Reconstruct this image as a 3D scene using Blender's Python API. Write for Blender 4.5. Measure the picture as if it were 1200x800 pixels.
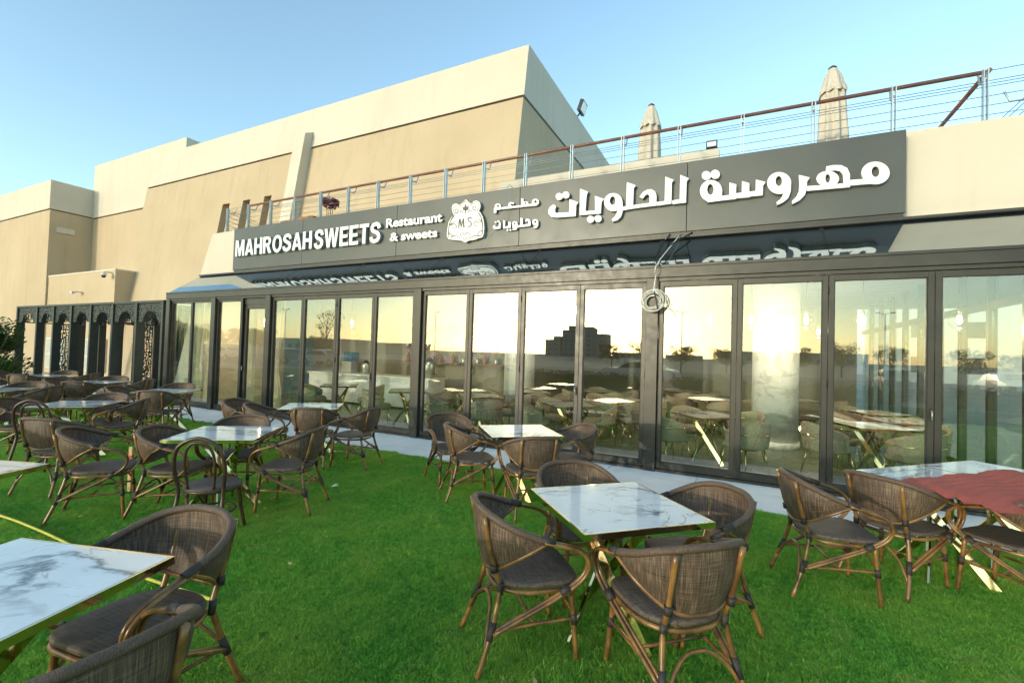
import bpy, math, random
from mathutils import Vector, Matrix
random.seed(7)
R_ = math.radians
scene = bpy.context.scene
for o in list(bpy.data.objects): bpy.data.objects.remove(o)

# ------------------------------------------------------------------ camera
cam = bpy.data.cameras.new('camera'); cam.lens = 16.06; cam.sensor_width = 36; cam.clip_end = 3000; cam.clip_start = 0.05
cam_ob = bpy.data.objects.new('camera', cam); scene.collection.objects.link(cam_ob)
right = Vector((0.89450566, 0.44600838, 0.03059675)); down = Vector((0.01668854, 0.03507931, -0.99924518)); fwd = Vector((-0.44674503, 0.89434108, 0.02393541))
m = Matrix.Identity(4)
for i in range(3):
    m[i][0] = right[i]; m[i][1] = -down[i]; m[i][2] = -fwd[i]
m[2][3] = 1.65
cam_ob.matrix_world = m
scene.camera = cam_ob

# ------------------------------------------------------------------ sky, sun, exposure
SUN_EL, SUN_AZ = R_(5.5), R_(-161.5)          # azimuth measured from +Y towards +X
w = bpy.data.worlds.new('World'); scene.world = w; w.use_nodes = True
nt = w.node_tree; bg = nt.nodes['Background']
sky = nt.nodes.new('ShaderNodeTexSky'); sky.sky_type = 'NISHITA'; sky.sun_disc = False
sky.sun_elevation = SUN_EL; sky.sun_rotation = SUN_AZ
sky.air_density = 1.0; sky.dust_density = 1.0; sky.ozone_density = 1.2
wb = nt.nodes.new('ShaderNodeMix'); wb.data_type = 'RGBA'; wb.blend_type = 'MULTIPLY'; wb.inputs[0].default_value = 1.0
wb.inputs[7].default_value = (0.75, 0.92, 1.0, 1)      # white balance of the whole sky
hs = nt.nodes.new('ShaderNodeHueSaturation'); hs.inputs['Saturation'].default_value = 0.86; nt.links.new(sky.outputs[0], hs.inputs['Color'])
nt.links.new(hs.outputs[0], wb.inputs[6]); nt.links.new(wb.outputs[2], bg.inputs[0]); bg.inputs[1].default_value = 0.15
sl = bpy.data.lights.new('sun', 'SUN'); sl.energy = 0.40; sl.angle = R_(1.0); sl.color = (1.0, 0.90, 0.75)
so = bpy.data.objects.new('sun', sl); scene.collection.objects.link(so)
sd = Vector((math.sin(SUN_AZ)*math.cos(SUN_EL), math.cos(SUN_AZ)*math.cos(SUN_EL), math.sin(SUN_EL)))
so.rotation_euler = sd.to_track_quat('Z', 'Y').to_euler(); so.location = (-10, -20, 12)
vs = scene.view_settings; vs.view_transform = 'Standard'; vs.look = 'None'; vs.gamma = 1.0; vs.exposure = 2.1

# ------------------------------------------------------------------ helpers
C = scene.collection
def tag(o, label=None, cat=None, group=None, kind=None):
    if label: o['label'] = label
    if cat: o['category'] = cat
    if group: o['group'] = group
    if kind: o['kind'] = kind
    return o
def empty(name, loc=(0,0,0), rz=0.0, label=None, cat=None, group=None):
    o = bpy.data.objects.new(name, None); C.objects.link(o); o.location = loc; o.rotation_euler = (0,0,rz)
    o.empty_display_size = 0.1
    return tag(o, label, cat, group)
def link(name, me, parent=None, loc=(0,0,0), rot=(0,0,0)):
    o = bpy.data.objects.new(name, me); C.objects.link(o)
    if parent: o.parent = parent
    o.location = loc; o.rotation_euler = rot
    return o
class MB:
    def __init__(s): s.v=[]; s.f=[]; s.uv=[]; s.sm=[]
    def face(s, idx, uv=None, smooth=False):
        s.f.append(tuple(idx)); s.uv.append(uv); s.sm.append(smooth)
    def box(s, x0,x1,y0,y1,z0,z1, M=None):
        b=len(s.v); P=[(x0,y0,z0),(x1,y0,z0),(x1,y1,z0),(x0,y1,z0),(x0,y0,z1),(x1,y0,z1),(x1,y1,z1),(x0,y1,z1)]
        if M: P=[tuple(M@Vector(p)) for p in P]
        s.v+=P
        for q in ((0,3,2,1),(4,5,6,7),(0,1,5,4),(1,2,6,5),(2,3,7,6),(3,0,4,7)): s.face([b+i for i in q])
        return s
    def bbox(s, x0,x1,y0,y1,z0,z1, c=0.004):      # box with chamfered vertical + top edges
        b=len(s.v)
        def ring(z,i): return [(x0+i,y0,z),(x1-i,y0,z),(x1,y0+i,z),(x1,y1-i,z),(x1-i,y1,z),(x0+i,y1,z),(x0,y1-i,z),(x0,y0+i,z)]
        def ring2(z,i): return [(x0+2*i,y0+i,z),(x1-2*i,y0+i,z),(x1-i,y0+2*i,z),(x1-i,y1-2*i,z),(x1-2*i,y1-i,z),(x0+2*i,y1-i,z),(x0+i,y1-2*i,z),(x0+i,y0+2*i,z)]
        rs=[ring2(z0,c),ring(z0+c,c),ring(z1-c,c),ring2(z1,c)]
        for r in rs: s.v+=r
        for k in range(3):
            for i in range(8):
                j=(i+1)%8; s.face([b+k*8+i,b+k*8+j,b+k*8+8+j,b+k*8+8+i])
        s.face([b+7-i for i in range(8)]); s.face([b+24+i for i in range(8)])
        return s
    def bar(s, p, q, w, t, up=(0,0,1)):           # straight flat bar
        p=Vector(p); q=Vector(q); d=(q-p); L=d.length; d.normalize()
        u=Vector(up); x=d.cross(u)
        if x.length<1e-4: x=d.cross(Vector((1,0,0)))
        x.normalize(); y=x.cross(d)
        b=len(s.v)
        for e in (p,q):
            for a,c in ((-1,-1),(1,-1),(1,1),(-1,1)): s.v.append(tuple(e+x*(a*w/2)+y*(c*t/2)))
        for qd in ((0,1,2,3),(7,6,5,4),(0,4,5,1),(1,5,6,2),(2,6,7,3),(3,7,4,0)): s.face([b+i for i in qd])
        return s
    def tube(s, pts, r, n=8, closed=False, cap=True, sub=0):
        P=[Vector(p) for p in pts]
        if sub: P=catmull(P, sub, closed)
        N=len(P); rr=r if isinstance(r,(list,tuple)) else None
        b=len(s.v); prev=None; L=0
        for i in range(N):
            if closed: d=P[(i+1)%N]-P[i-1]
            else: d=P[min(i+1,N-1)]-P[max(i-1,0)]
            d.normalize()
            if prev is None:
                x=d.cross(Vector((0,0,1)))
                if x.length<1e-3: x=d.cross(Vector((1,0,0)))
            else: x=prev-d*prev.dot(d)
            x.normalize(); prev=x; y=d.cross(x)
            ri = r if rr is None else rr[0]+(rr[1]-rr[0])*i/(N-1)
            for k in range(n):
                a=2*math.pi*k/n; s.v.append(tuple(P[i]+x*(math.cos(a)*ri)+y*(math.sin(a)*ri)))
        M=N if closed else N-1
        for i in range(M):
            i2=(i+1)%N
            for k in range(n):
                k2=(k+1)%n
                s.face([b+i*n+k,b+i*n+k2,b+i2*n+k2,b+i2*n+k],[(i/8,k/n),(i/8,(k+1)/n),((i+1)/8,(k+1)/n),((i+1)/8,k/n)],True)
        if cap and not closed:
            s.face([b+n-1-k for k in range(n)]); s.face([b+(N-1)*n+k for k in range(n)])
        return s
    def prism(s, poly, y0, y1, axis='Y'):         # polygon (a,b) extruded along an axis
        b=len(s.v); n=len(poly)
        ar=sum(poly[i][0]*poly[(i+1)%n][1]-poly[(i+1)%n][0]*poly[i][1] for i in range(n))
        if ar<0: poly=poly[::-1]
        mk={'Y':lambda p,t:(p[0],t,p[1]),'X':lambda p,t:(t,p[0],p[1]),'Z':lambda p,t:(p[0],p[1],t)}[axis]
        for t in (y0,y1): s.v+=[mk(p,t) for p in poly]
        flip = axis=='Y'
        f0=list(range(b,b+n)); f1=list(range(b+n,b+2*n))
        s.face(f0 if flip else f0[::-1]); s.face(f1[::-1] if flip else f1)
        for i in range(n):
            j=(i+1)%n; q=[b+i,b+j,b+n+j,b+n+i]
            s.face(q[::-1] if flip else q)
        return s
    def ring(s, outer, inner, y0, y1):            # ring in XZ extruded along Y
        b=len(s.v); n=len(outer)
        for t in (y0,y1):
            s.v+=[(p[0],t,p[1]) for p in outer]; s.v+=[(p[0],t,p[1]) for p in inner]
        for i in range(n):
            j=(i+1)%n
            s.face([b+i,b+j,b+n+j,b+n+i]); s.face([b+2*n+i,b+3*n+i,b+3*n+j,b+2*n+j])
            s.face([b+i,b+2*n+i,b+2*n+j,b+j]); s.face([b+n+i,b+n+j,b+3*n+j,b+3*n+i])
        return s
    def loft(s, rows, closed=False, smooth=True, su=1.0, sv=1.0, capt=False, capb=False):
        b=len(s.v); n=len(rows[0])
        for r in rows: s.v+=[tuple(p) for p in r]
        M=n if closed else n-1
        for i in range(len(rows)-1):
            for k in range(M):
                k2=(k+1)%n
                u0,u1=k/M*su,(k+1)/M*su; v0,v1=i/(len(rows)-1)*sv,(i+1)/(len(rows)-1)*sv
                s.face([b+i*n+k,b+i*n+k2,b+(i+1)*n+k2,b+(i+1)*n+k],[(u0,v0),(u1,v0),(u1,v1),(u0,v1)],smooth)
        if capb: s.face([b+k for k in range(n)][::-1])
        if capt: s.face([b+(len(rows)-1)*n+k for k in range(n)])
        return s
    def lathe(s, prof, n=24, cx=0, cy=0, smooth=True):
        rows=[[(cx+r*math.cos(2*math.pi*k/n),cy+r*math.sin(2*math.pi*k/n),z) for k in range(n)] for r,z in prof]
        return s.loft(rows, closed=True, smooth=smooth, capt=True, capb=True)
    def mesh(s, name, mat):
        me=bpy.data.meshes.new(name); me.from_pydata(s.v,[],s.f)
        if any(u is not None for u in s.uv):
            ul=me.uv_layers.new(name='UVMap'); d=[]
            for f,u in zip(s.f,s.uv):
                if u is None: d += [0.0,0.0]*len(f)
                else:
                    for a in u: d += [a[0],a[1]]
            ul.data.foreach_set('uv', d)
        me.polygons.foreach_set('use_smooth', s.sm)
        me.materials.append(mat); me.update()
        return me
    def build(s, name, mat, parent=None, loc=(0,0,0), rot=(0,0,0)):
        return link(name, s.mesh(name, mat), parent, loc, rot)
def catmull(P, sub, closed=False):
    out=[]; N=len(P)
    rng=range(N) if closed else range(N-1)
    for i in rng:
        p1=P[i]; p2=P[(i+1)%N]
        p0=P[i-1] if (closed or i>0) else p1*2-p2
        p3=P[(i+2)%N] if (closed or i+2<N) else p2*2-p1
        for k in range(sub):
            t=k/sub
            out.append(0.5*((2*p1)+(p2-p0)*t+(2*p0-5*p1+4*p2-p3)*t*t+(3*p1-p0-3*p2+p3)*t**3))
    if not closed: out.append(P[-1])
    return out
def copy_tree(o, parent=None):
    c=o.copy(); C.objects.link(c); c.parent=parent
    for ch in list(o.children): copy_tree(ch, c)
    return c

# ------------------------------------------------------------------ materials
class NT:
    def __init__(s, name):
        s.m=bpy.data.materials.new(name); s.m.use_nodes=True; s.t=s.m.node_tree
        s.b=s.t.nodes['Principled BSDF']; s.out=s.t.nodes['Material Output']
    def n(s, ty, **k):
        x=s.t.nodes.new('ShaderNode'+ty)
        for a,v in k.items(): setattr(x,a,v)
        return x
    def l(s,a,b): s.t.links.new(a,b)
    def coord(s, kind='Object', scale=(1,1,1), rnd=False):
        tc=s.n('TexCoord'); mp=s.n('Mapping'); mp.inputs['Scale'].default_value=scale
        s.l(tc.outputs[kind], mp.inputs['Vector'])
        if rnd:
            oi=s.n('ObjectInfo'); ml=s.n('Math',operation='MULTIPLY'); ml.inputs[1].default_value=37.0
            s.l(oi.outputs['Random'],ml.inputs[0]); cb=s.n('CombineXYZ'); s.l(ml.outputs[0],cb.inputs[0]); s.l(ml.outputs[0],cb.inputs[1])
            s.l(cb.outputs[0],mp.inputs['Location'])
        return mp.outputs[0]
    def world(s, scale=(1,1,1)):
        g=s.n('NewGeometry'); mp=s.n('Mapping'); mp.inputs['Scale'].default_value=scale
        s.l(g.outputs['Position'],mp.inputs['Vector']); return mp.outputs[0]
    def noise(s, vec, scale, det=4, rough=0.55, dist=0.0):
        x=s.n('TexNoise'); x.inputs['Scale'].default_value=scale; x.inputs['Detail'].default_value=det
        x.inputs['Roughness'].default_value=rough; x.inputs['Distortion'].default_value=dist
        s.l(vec,x.inputs['Vector']); return x.outputs['Fac']
    def ramp(s, fac, stops):
        r=s.n('ValToRGB'); e=r.color_ramp.elements
        while len(e)<len(stops): e.new(0.5)
        for k,(p,c) in enumerate(stops):
            e[k].position=p; e[k].color=(*c,1) if len(c)==3 else c
        s.l(fac,r.inputs[0]); return r.outputs[0]
    def mix(s, fac, a, b, mode='MIX'):
        x=s.n('Mix',data_type='RGBA',blend_type=mode)
        for sock,v in ((x.inputs[0],fac),(x.inputs[6],a),(x.inputs[7],b)):
            if isinstance(v,(int,float)): sock.default_value=v
            elif isinstance(v,tuple): sock.default_value=(*v,1)
            else: s.l(v,sock)
        return x.outputs[2]
    def bump(s, h, strength=0.3, dist=0.01):
        x=s.n('Bump'); x.inputs['Strength'].default_value=strength; x.inputs['Distance'].default_value=dist
        s.l(h,x.inputs['Height']); s.l(x.outputs[0],s.b.inputs['Normal']); return x
    def set(s, col=None, rough=None, metal=None, spec=None):
        if col is not None:
            if isinstance(col,tuple): s.b.inputs['Base Color'].default_value=(*col,1)
            else: s.l(col,s.b.inputs['Base Color'])
        if rough is not None:
            if isinstance(rough,(int,float)): s.b.inputs['Roughness'].default_value=rough
            else: s.l(rough,s.b.inputs['Roughness'])
        if metal is not None: s.b.inputs['Metallic'].default_value=metal
        if spec is not None: s.b.inputs['Specular IOR Level'].default_value=spec
        return s.m
def simple(name, col, rough=0.5, metal=0.0, var=0.12, scale=3.0, bump=0.0, bscale=60):
    x=NT(name); c=x.coord()
    f=x.noise(c,scale,5)
    a=tuple(max(0,v*(1-var)) for v in col); b=tuple(min(1,v*(1+var)) for v in col)
    x.set(x.ramp(f,[(0.3,a),(0.7,b)]),x.ramp(x.noise(c,scale*2.3,3),[(0.2,(max(rough-0.08,0.02),)*3),(0.8,(min(rough+0.08,1),)*3)]),metal)
    if bump: x.bump(x.noise(c,bscale,3),bump,0.005)
    return x.m
M={}
def plaster(name, a, b, streak=0.5):
    x=NT(name); p=x.world()
    f=x.noise(p,0.35,6,0.6); g=x.noise(x.world((1.6,1.6,0.07)),1.9,6,0.68); h=x.noise(p,9,5,0.7)
    c=x.mix(x.ramp(f,[(0.3,(0,)*3),(0.7,(1,)*3)]),a,b)
    d=tuple(v*0.80 for v in a)
    c=x.mix(x.ramp(g,[(0.52,(0,)*3),(0.78,(streak,)*3)]),c,d)
    c=x.mix(x.ramp(h,[(0.35,(0.0,)*3),(0.75,(0.18,)*3)]),c,b)
    x.set(c,0.9,spec=0.2); x.bump(x.noise(p,70,4,0.7),0.35,0.004); return x.m
M['sand']=plaster('sand_plaster',(0.45,0.355,0.235),(0.53,0.43,0.295),0.55)
M['cream']=plaster('cream_plaster',(0.56,0.51,0.42),(0.63,0.58,0.485),0.5)
M['frame']=simple('dark_frame_metal',(0.036,0.035,0.030),0.38,0.25,0.2,4)
M['groove']=simple('groove_shadow_joint',(0.16,0.10,0.055),0.9)
M['rubber']=simple('black_gasket',(0.012,0.012,0.012),0.6)
M['black']=simple('black_metal',(0.014,0.016,0.015),0.45,0.2)
M['perg']=simple('dark_green_grey_metal',(0.035,0.045,0.042),0.5,0.3)
def signmat():
    x=NT('dark_sign_composite'); c=x.coord()
    f=x.noise(c,1.2,5)
    x.set(x.ramp(f,[(0.3,(0.062,0.067,0.064)),(0.7,(0.078,0.083,0.079))]),x.ramp(x.noise(c,3,4),[(0.3,(0.34,)*3),(0.7,(0.44,)*3)]),0.35)
    return x.m
M['sign']=signmat()
M['white']=simple('white_acrylic',(0.80,0.80,0.77),0.35,0,0.03)
M['shadeside']=simple('letter_return_shade',(0.26,0.31,0.30),0.4)  # greenish shade of the white letters' sides put into a darker colour
M['mark']=simple('dark_olive_print',(0.06,0.055,0.035),0.5)
def glass(name, tint, f0, rough=0.0, gcol=(0.95,0.97,0.95)):
    x=NT(name); x.t.nodes.remove(x.b)
    lw=x.n('LayerWeight'); lw.inputs[0].default_value=0.5
    pw=x.n('Math',operation='POWER'); pw.inputs[1].default_value=5.0; x.l(lw.outputs['Facing'],pw.inputs[0])
    mp=x.n('MapRange'); mp.inputs['To Min'].default_value=f0; mp.inputs['To Max'].default_value=0.9; x.l(pw.outputs[0],mp.inputs[0])
    tr=x.n('BsdfTransparent'); tr.inputs[0].default_value=(*tint,1)
    gl=x.n('BsdfGlossy'); gl.inputs['Roughness'].default_value=rough; gl.inputs[0].default_value=(*gcol,1)
    mx=x.n('MixShader'); x.l(mp.outputs[0],mx.inputs[0]); x.l(tr.outputs[0],mx.inputs[1]); x.l(gl.outputs[0],mx.inputs[2])
    x.l(mx.outputs[0],x.out.inputs[0]); return x.m
M['glass']=glass('window_glass',(0.91,0.95,0.93),0.10)
M['roofglass']=glass('solar_roof_glass',(0.25,0.38,0.48),0.42,0.0,(0.88,0.94,0.98))
M['globe']=glass('clear_globe_glass',(0.97,0.97,0.97),0.04)
M['tableglass']=glass('dark_table_glass',(0.5,0.6,0.6),0.06)
def marble(name='white_marble',vein=(0.13,0.14,0.15),amt=1.0):
    x=NT(name); c=x.coord('Object',(1,1,1),True)
    n1=x.noise(c,2.2,6,0.6)
    def veins(scale,width,rot,stretch):
        mp=x.n('Mapping'); mp.inputs['Rotation'].default_value=(0,0,rot); mp.inputs['Scale'].default_value=(stretch,1,1); x.l(c,mp.inputs['Vector'])
        n=x.noise(mp.outputs[0],scale,7,0.55,0.9)
        s_=x.n('Math',operation='SUBTRACT'); s_.inputs[1].default_value=0.5; x.l(n,s_.inputs[0])
        a_=x.n('Math',operation='ABSOLUTE'); x.l(s_.outputs[0],a_.inputs[0])
        return x.ramp(a_.outputs[0],[(0.0,(1,)*3),(width*.45,(0.55,)*3),(width,(0,)*3)])
    m1=x.ramp(x.noise(c,1.9,2),[(0.40,(0,)*3),(0.54,(1,)*3)]); m2=x.ramp(x.noise(c,3.1,2),[(0.42,(0,)*3),(0.58,(0.8,)*3)])
    v=x.mix(1.0,veins(1.6,0.028,0.6,0.45),m1,'MULTIPLY'); v2=x.mix(1.0,veins(3.6,0.012,-0.5,0.6),m2,'MULTIPLY')
    v=x.mix(1.0,v,v2,'LIGHTEN'); v=x.mix(1.0,v,(amt,amt,amt),'MULTIPLY')
    halo=x.mix(1.0,veins(1.6,0.075,0.6,0.45),m1,'MULTIPLY')
    base=x.ramp(n1,[(0.35,(0.71,0.72,0.71)),(0.65,(0.80,0.80,0.79))])
    base=x.mix(x.mix(1.0,halo,(0.35,)*3,'MULTIPLY'),base,(0.50,0.51,0.51))
    x.set(x.mix(v,base,vein),0.06,spec=0.6); return x.m
M['marble']=marble()
M['palemarble']=marble('pale_veined_marble',(0.45,0.44,0.42),0.6); M['palemarble'].node_tree.nodes['Principled BSDF'].inputs['Roughness'].default_value=0.38
def gold():
    x=NT('polished_gold_steel'); c=x.coord()
    x.set(x.ramp(x.noise(c,5,3),[(0.3,(0.68,0.53,0.27)),(0.7,(0.80,0.66,0.38))]),x.ramp(x.noise(c,9,4),[(0.3,(0.05,)*3),(0.7,(0.13,)*3)]),1.0); return x.m
M['gold']=gold()
def textile(name='woven_brown_textile'):
    x=NT(name)
    a=x.noise(x.coord('UV',(150,7,1),True),1.0,2,0.5); b=x.noise(x.coord('UV',(7,150,1),True),1.0,2,0.5)
    big=x.noise(x.coord('UV',(3,3,1),True),1.0,3)
    ca=x.ramp(a,[(0.32,(0.028,0.020,0.017)),(0.50,(0.118,0.074,0.050)),(0.66,(0.30,0.195,0.120))])
    cb=x.ramp(b,[(0.32,(0.025,0.019,0.017)),(0.52,(0.100,0.066,0.048)),(0.68,(0.22,0.152,0.10))])
    c=x.mix(0.45,ca,cb); c=x.mix(x.ramp(big,[(0.3,(0,)*3),(0.75,(0.35,)*3)]),c,(0.03,0.024,0.022))
    x.set(c,0.55,spec=0.4)
    ad=x.n('Math',operation='ADD'); x.l(a,ad.inputs[0]); x.l(b,ad.inputs[1]); x.bump(ad.outputs[0],0.5,0.003); return x.m
M['textile']=textile()
def textile2():
    x=NT('woven_brown_seat_textile')
    a=x.noise(x.coord('Object',(260,12,12),True),1.0,2,0.5); b=x.noise(x.coord('Object',(12,260,12),True),1.0,2,0.5)
    ca=x.ramp(a,[(0.35,(0.042,0.034,0.030)),(0.65,(0.18,0.130,0.098))]); cb=x.ramp(b,[(0.35,(0.036,0.030,0.028)),(0.65,(0.15,0.112,0.088))])
    x.set(x.mix(0.5,ca,cb),0.6,spec=0.35)
    ad=x.n('Math',operation='ADD'); x.l(a,ad.inputs[0]); x.l(b,ad.inputs[1]); x.bump(ad.outputs[0],0.5,0.003); return x.m
M['seat']=textile2()
def rattan():
    x=NT('lacquered_bamboo_tube'); c=x.coord('Object',(1,1,1),True)
    a=x.noise(x.coord('Object',(60,60,5),True),1.0,3); b=x.noise(c,9,3)
    col=x.mix(a,(0.14,0.066,0.020),(0.38,0.195,0.06)); col=x.mix(x.ramp(b,[(0.4,(0,)*3),(0.62,(0.75,)*3)]),col,(0.055,0.027,0.013))
    x.set(col,0.30,spec=0.6); return x.m
M['rattan']=rattan()
M['dkrattan']=simple('dark_brown_bentwood',(0.055,0.028,0.018),0.35,0,0.35,12)
M['binding']=simple('dark_cord_binding',(0.034,0.026,0.022),0.6,0,0.3,80,0.5,200)
def steel(): return simple('pale_blue_grey_painted_steel',(0.42,0.50,0.52),0.4,0.3,0.12,3)
M['steel']=steel()
M['wood']=simple('red_brown_handrail_timber',(0.22,0.075,0.03),0.4,0,0.3,6)
M['plank']=simple('orange_brown_planter_timber',(0.34,0.15,0.05),0.6,0,0.35,9)
M['cable']=simple('steel_cable',(0.25,0.27,0.28),0.4,0.8)
M['canvas']=simple('beige_canvas',(0.50,0.455,0.38),0.85,0,0.12,3,0.3,40)
def concrete():
    x=NT('pale_concrete'); p=x.world()
    f=x.noise(p,1.2,6,0.62); g=x.noise(p,14,4,0.6); st=x.noise(x.world((0.6,2.2,1)),1.1,4)
    c=x.ramp(f,[(0.28,(0.58,0.60,0.60)),(0.55,(0.70,0.72,0.715)),(0.78,(0.76,0.775,0.77))])
    c=x.mix(x.ramp(st,[(0.55,(0,)*3),(0.75,(0.45,)*3)]),c,(0.40,0.415,0.41)); c=x.mix(x.ramp(g,[(0.6,(0,)*3),(0.8,(0.3,)*3)]),c,(0.30,0.30,0.29))
    x.set(c,0.8,spec=0.3); x.bump(x.noise(p,90,4,0.7),0.25,0.003); return x.m
M['concrete']=concrete()
def soil():
    x=NT('lawn_soil_thatch'); p=x.world(); f=x.noise(p,30,5,0.7)
    x.set(x.ramp(f,[(0.3,(0.03,0.09,0.014)),(0.7,(0.08,0.19,0.03))]),0.95,spec=0.1); x.bump(f,0.8,0.02); return x.m
M['soil']=soil()
def grassm():
    x=NT('lawn_blade'); p=x.world()
    f=x.noise(p,1.1,5,0.65); g=x.noise(p,140,2); h=x.noise(p,4.2,6,0.7); k=x.noise(p,26,4,0.65)
    c=x.ramp(g,[(0.25,(0.14,0.40,0.040)),(0.5,(0.24,0.59,0.075)),(0.75,(0.38,0.70,0.15))])
    c=x.mix(x.ramp(k,[(0.38,(0.85,)*3),(0.58,(0,)*3)]),c,(0.095,0.32,0.040))
    c=x.mix(x.ramp(f,[(0.42,(0,)*3),(0.62,(0.7,)*3)]),c,(0.42,0.62,0.10))
    c=x.mix(x.ramp(h,[(0.56,(0,)*3),(0.74,(0.75,)*3)]),c,(0.55,0.56,0.18))
    x.set(c,0.5,spec=0.3)
    tr=x.n('BsdfTranslucent'); x.l(c,tr.inputs[0]); mx=x.n('MixShader'); mx.inputs[0].default_value=0.5
    x.l(x.b.outputs[0],mx.inputs[1]); x.l(tr.outputs[0],mx.inputs[2]); x.l(mx.outputs[0],x.out.inputs[0]); return x.m
M['grass']=grassm()
def leafm(name,a,b):
    x=NT(name); p=x.world(); f=x.noise(p,3.0,4,0.7)
    c=x.ramp(f,[(0.3,a),(0.7,b)]); x.set(c,0.6,spec=0.2)
    tr=x.n('BsdfTranslucent'); x.l(c,tr.inputs[0]); mx=x.n('MixShader'); mx.inputs[0].default_value=0.25
    x.l(x.b.outputs[0],mx.inputs[1]); x.l(tr.outputs[0],mx.inputs[2]); x.l(mx.outputs[0],x.out.inputs[0]); return x.m
M['leaf']=leafm('green_leaf',(0.030,0.065,0.015),(0.085,0.13,0.035))
M['purple']=leafm('purple_leaf',(0.16,0.05,0.08),(0.26,0.09,0.12))
M['bark']=simple('bark',(0.12,0.085,0.06),0.9,0,0.3,8,0.5,30)
M['asphalt']=simple('asphalt',(0.10,0.10,0.096),0.9,0,0.2,2,0.3,80)
M['sandground']=simple('dusty_ground',(0.40,0.34,0.26),0.95,0,0.2,0.3,0.3,40)
M['floor']=simple('dark_grey_floor_tile',(0.11,0.12,0.105),0.3,0,0.2,2)
M['lightfloor']=simple('pale_floor_tile',(0.36,0.37,0.34),0.35,0,0.15,2)
M['ceiling']=simple('grey_ceiling',(0.30,0.29,0.26),0.8)
M['wallin']=simple('interior_taupe_wall',(0.30,0.27,0.22),0.8,0,0.1,1)
M['curtain']=simple('cream_curtain_cloth',(0.72,0.62,0.44),0.85,0,0.08,3)
M['uph']=simple('taupe_upholstery',(0.27,0.225,0.17),0.9,0,0.25,40,0.5,250)
M['red']=simple('brick_red_cloth',(0.42,0.085,0.06),0.85,0,0.12,40,0.6,300)
M['yellow']=simple('yellow_green_hose',(0.55,0.50,0.06),0.4,0,0.2,10)
M['stake']=simple('raw_pine',(0.55,0.36,0.17),0.7,0,0.2,12)
M['wirewhite']=simple('off_white_cable_sheath',(0.62,0.60,0.55),0.45,0,0.15,20)
M['wireblue']=simple('blue_wire',(0.10,0.25,0.42),0.5)
M['darkglass']=simple('dark_window_glass',(0.02,0.03,0.04),0.08,0,0.2)
M['blueglass']=simple('blue_window_glass',(0.05,0.14,0.22),0.1,0,0.2)
M['shutter']=simple('grey_shutter',(0.42,0.42,0.37),0.6,0,0.1,3)
M['trimgrey']=simple('pale_window_trim',(0.55,0.56,0.53),0.5)
M['aluminium']=simple('aluminium',(0.45,0.46,0.46),0.35,0.8)
M['carwhite']=simple('white_car_paint',(0.75,0.75,0.74),0.25,0,0.02)
M['cargrey']=simple('grey_car_paint',(0.16,0.17,0.19),0.25,0.2,0.03)
M['tyre']=simple('tyre_rubber',(0.02,0.02,0.02),0.8)
M['farhaze_beige']=simple('far_beige_haze_tone',(0.5,0.45,0.38),0.9,0,0.15,0.05)  # beige lightened so the colour itself carries the distance haze
M['farhaze_grey']=simple('far_grey_haze_tone',(0.34,0.35,0.34),0.8,0,0.15,0.05)  # tower grey raised to imitate haze fading; no air volume is built
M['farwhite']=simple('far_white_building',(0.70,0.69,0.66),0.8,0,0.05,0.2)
def mosaic():
    x=NT('mosaic_tile'); vo=x.n('TexVoronoi'); vo.inputs['Scale'].default_value=9; x.l(x.coord('Object',(1,1,1)),vo.inputs['Vector'])
    c=x.mix(0.6,vo.outputs['Color'],(0.30,0.18,0.09)); x.set(x.mix(0.5,c,(0.12,0.10,0.07)),0.5); return x.m
M['mosaic']=mosaic()
def bulb():
    x=NT('lit_bulb'); x.set((1,0.8,0.5)); x.b.inputs['Emission Color'].default_value=(1,0.62,0.25,1); x.b.inputs['Emission Strength'].default_value=9; return x.m
M['bulb']=bulb()
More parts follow.
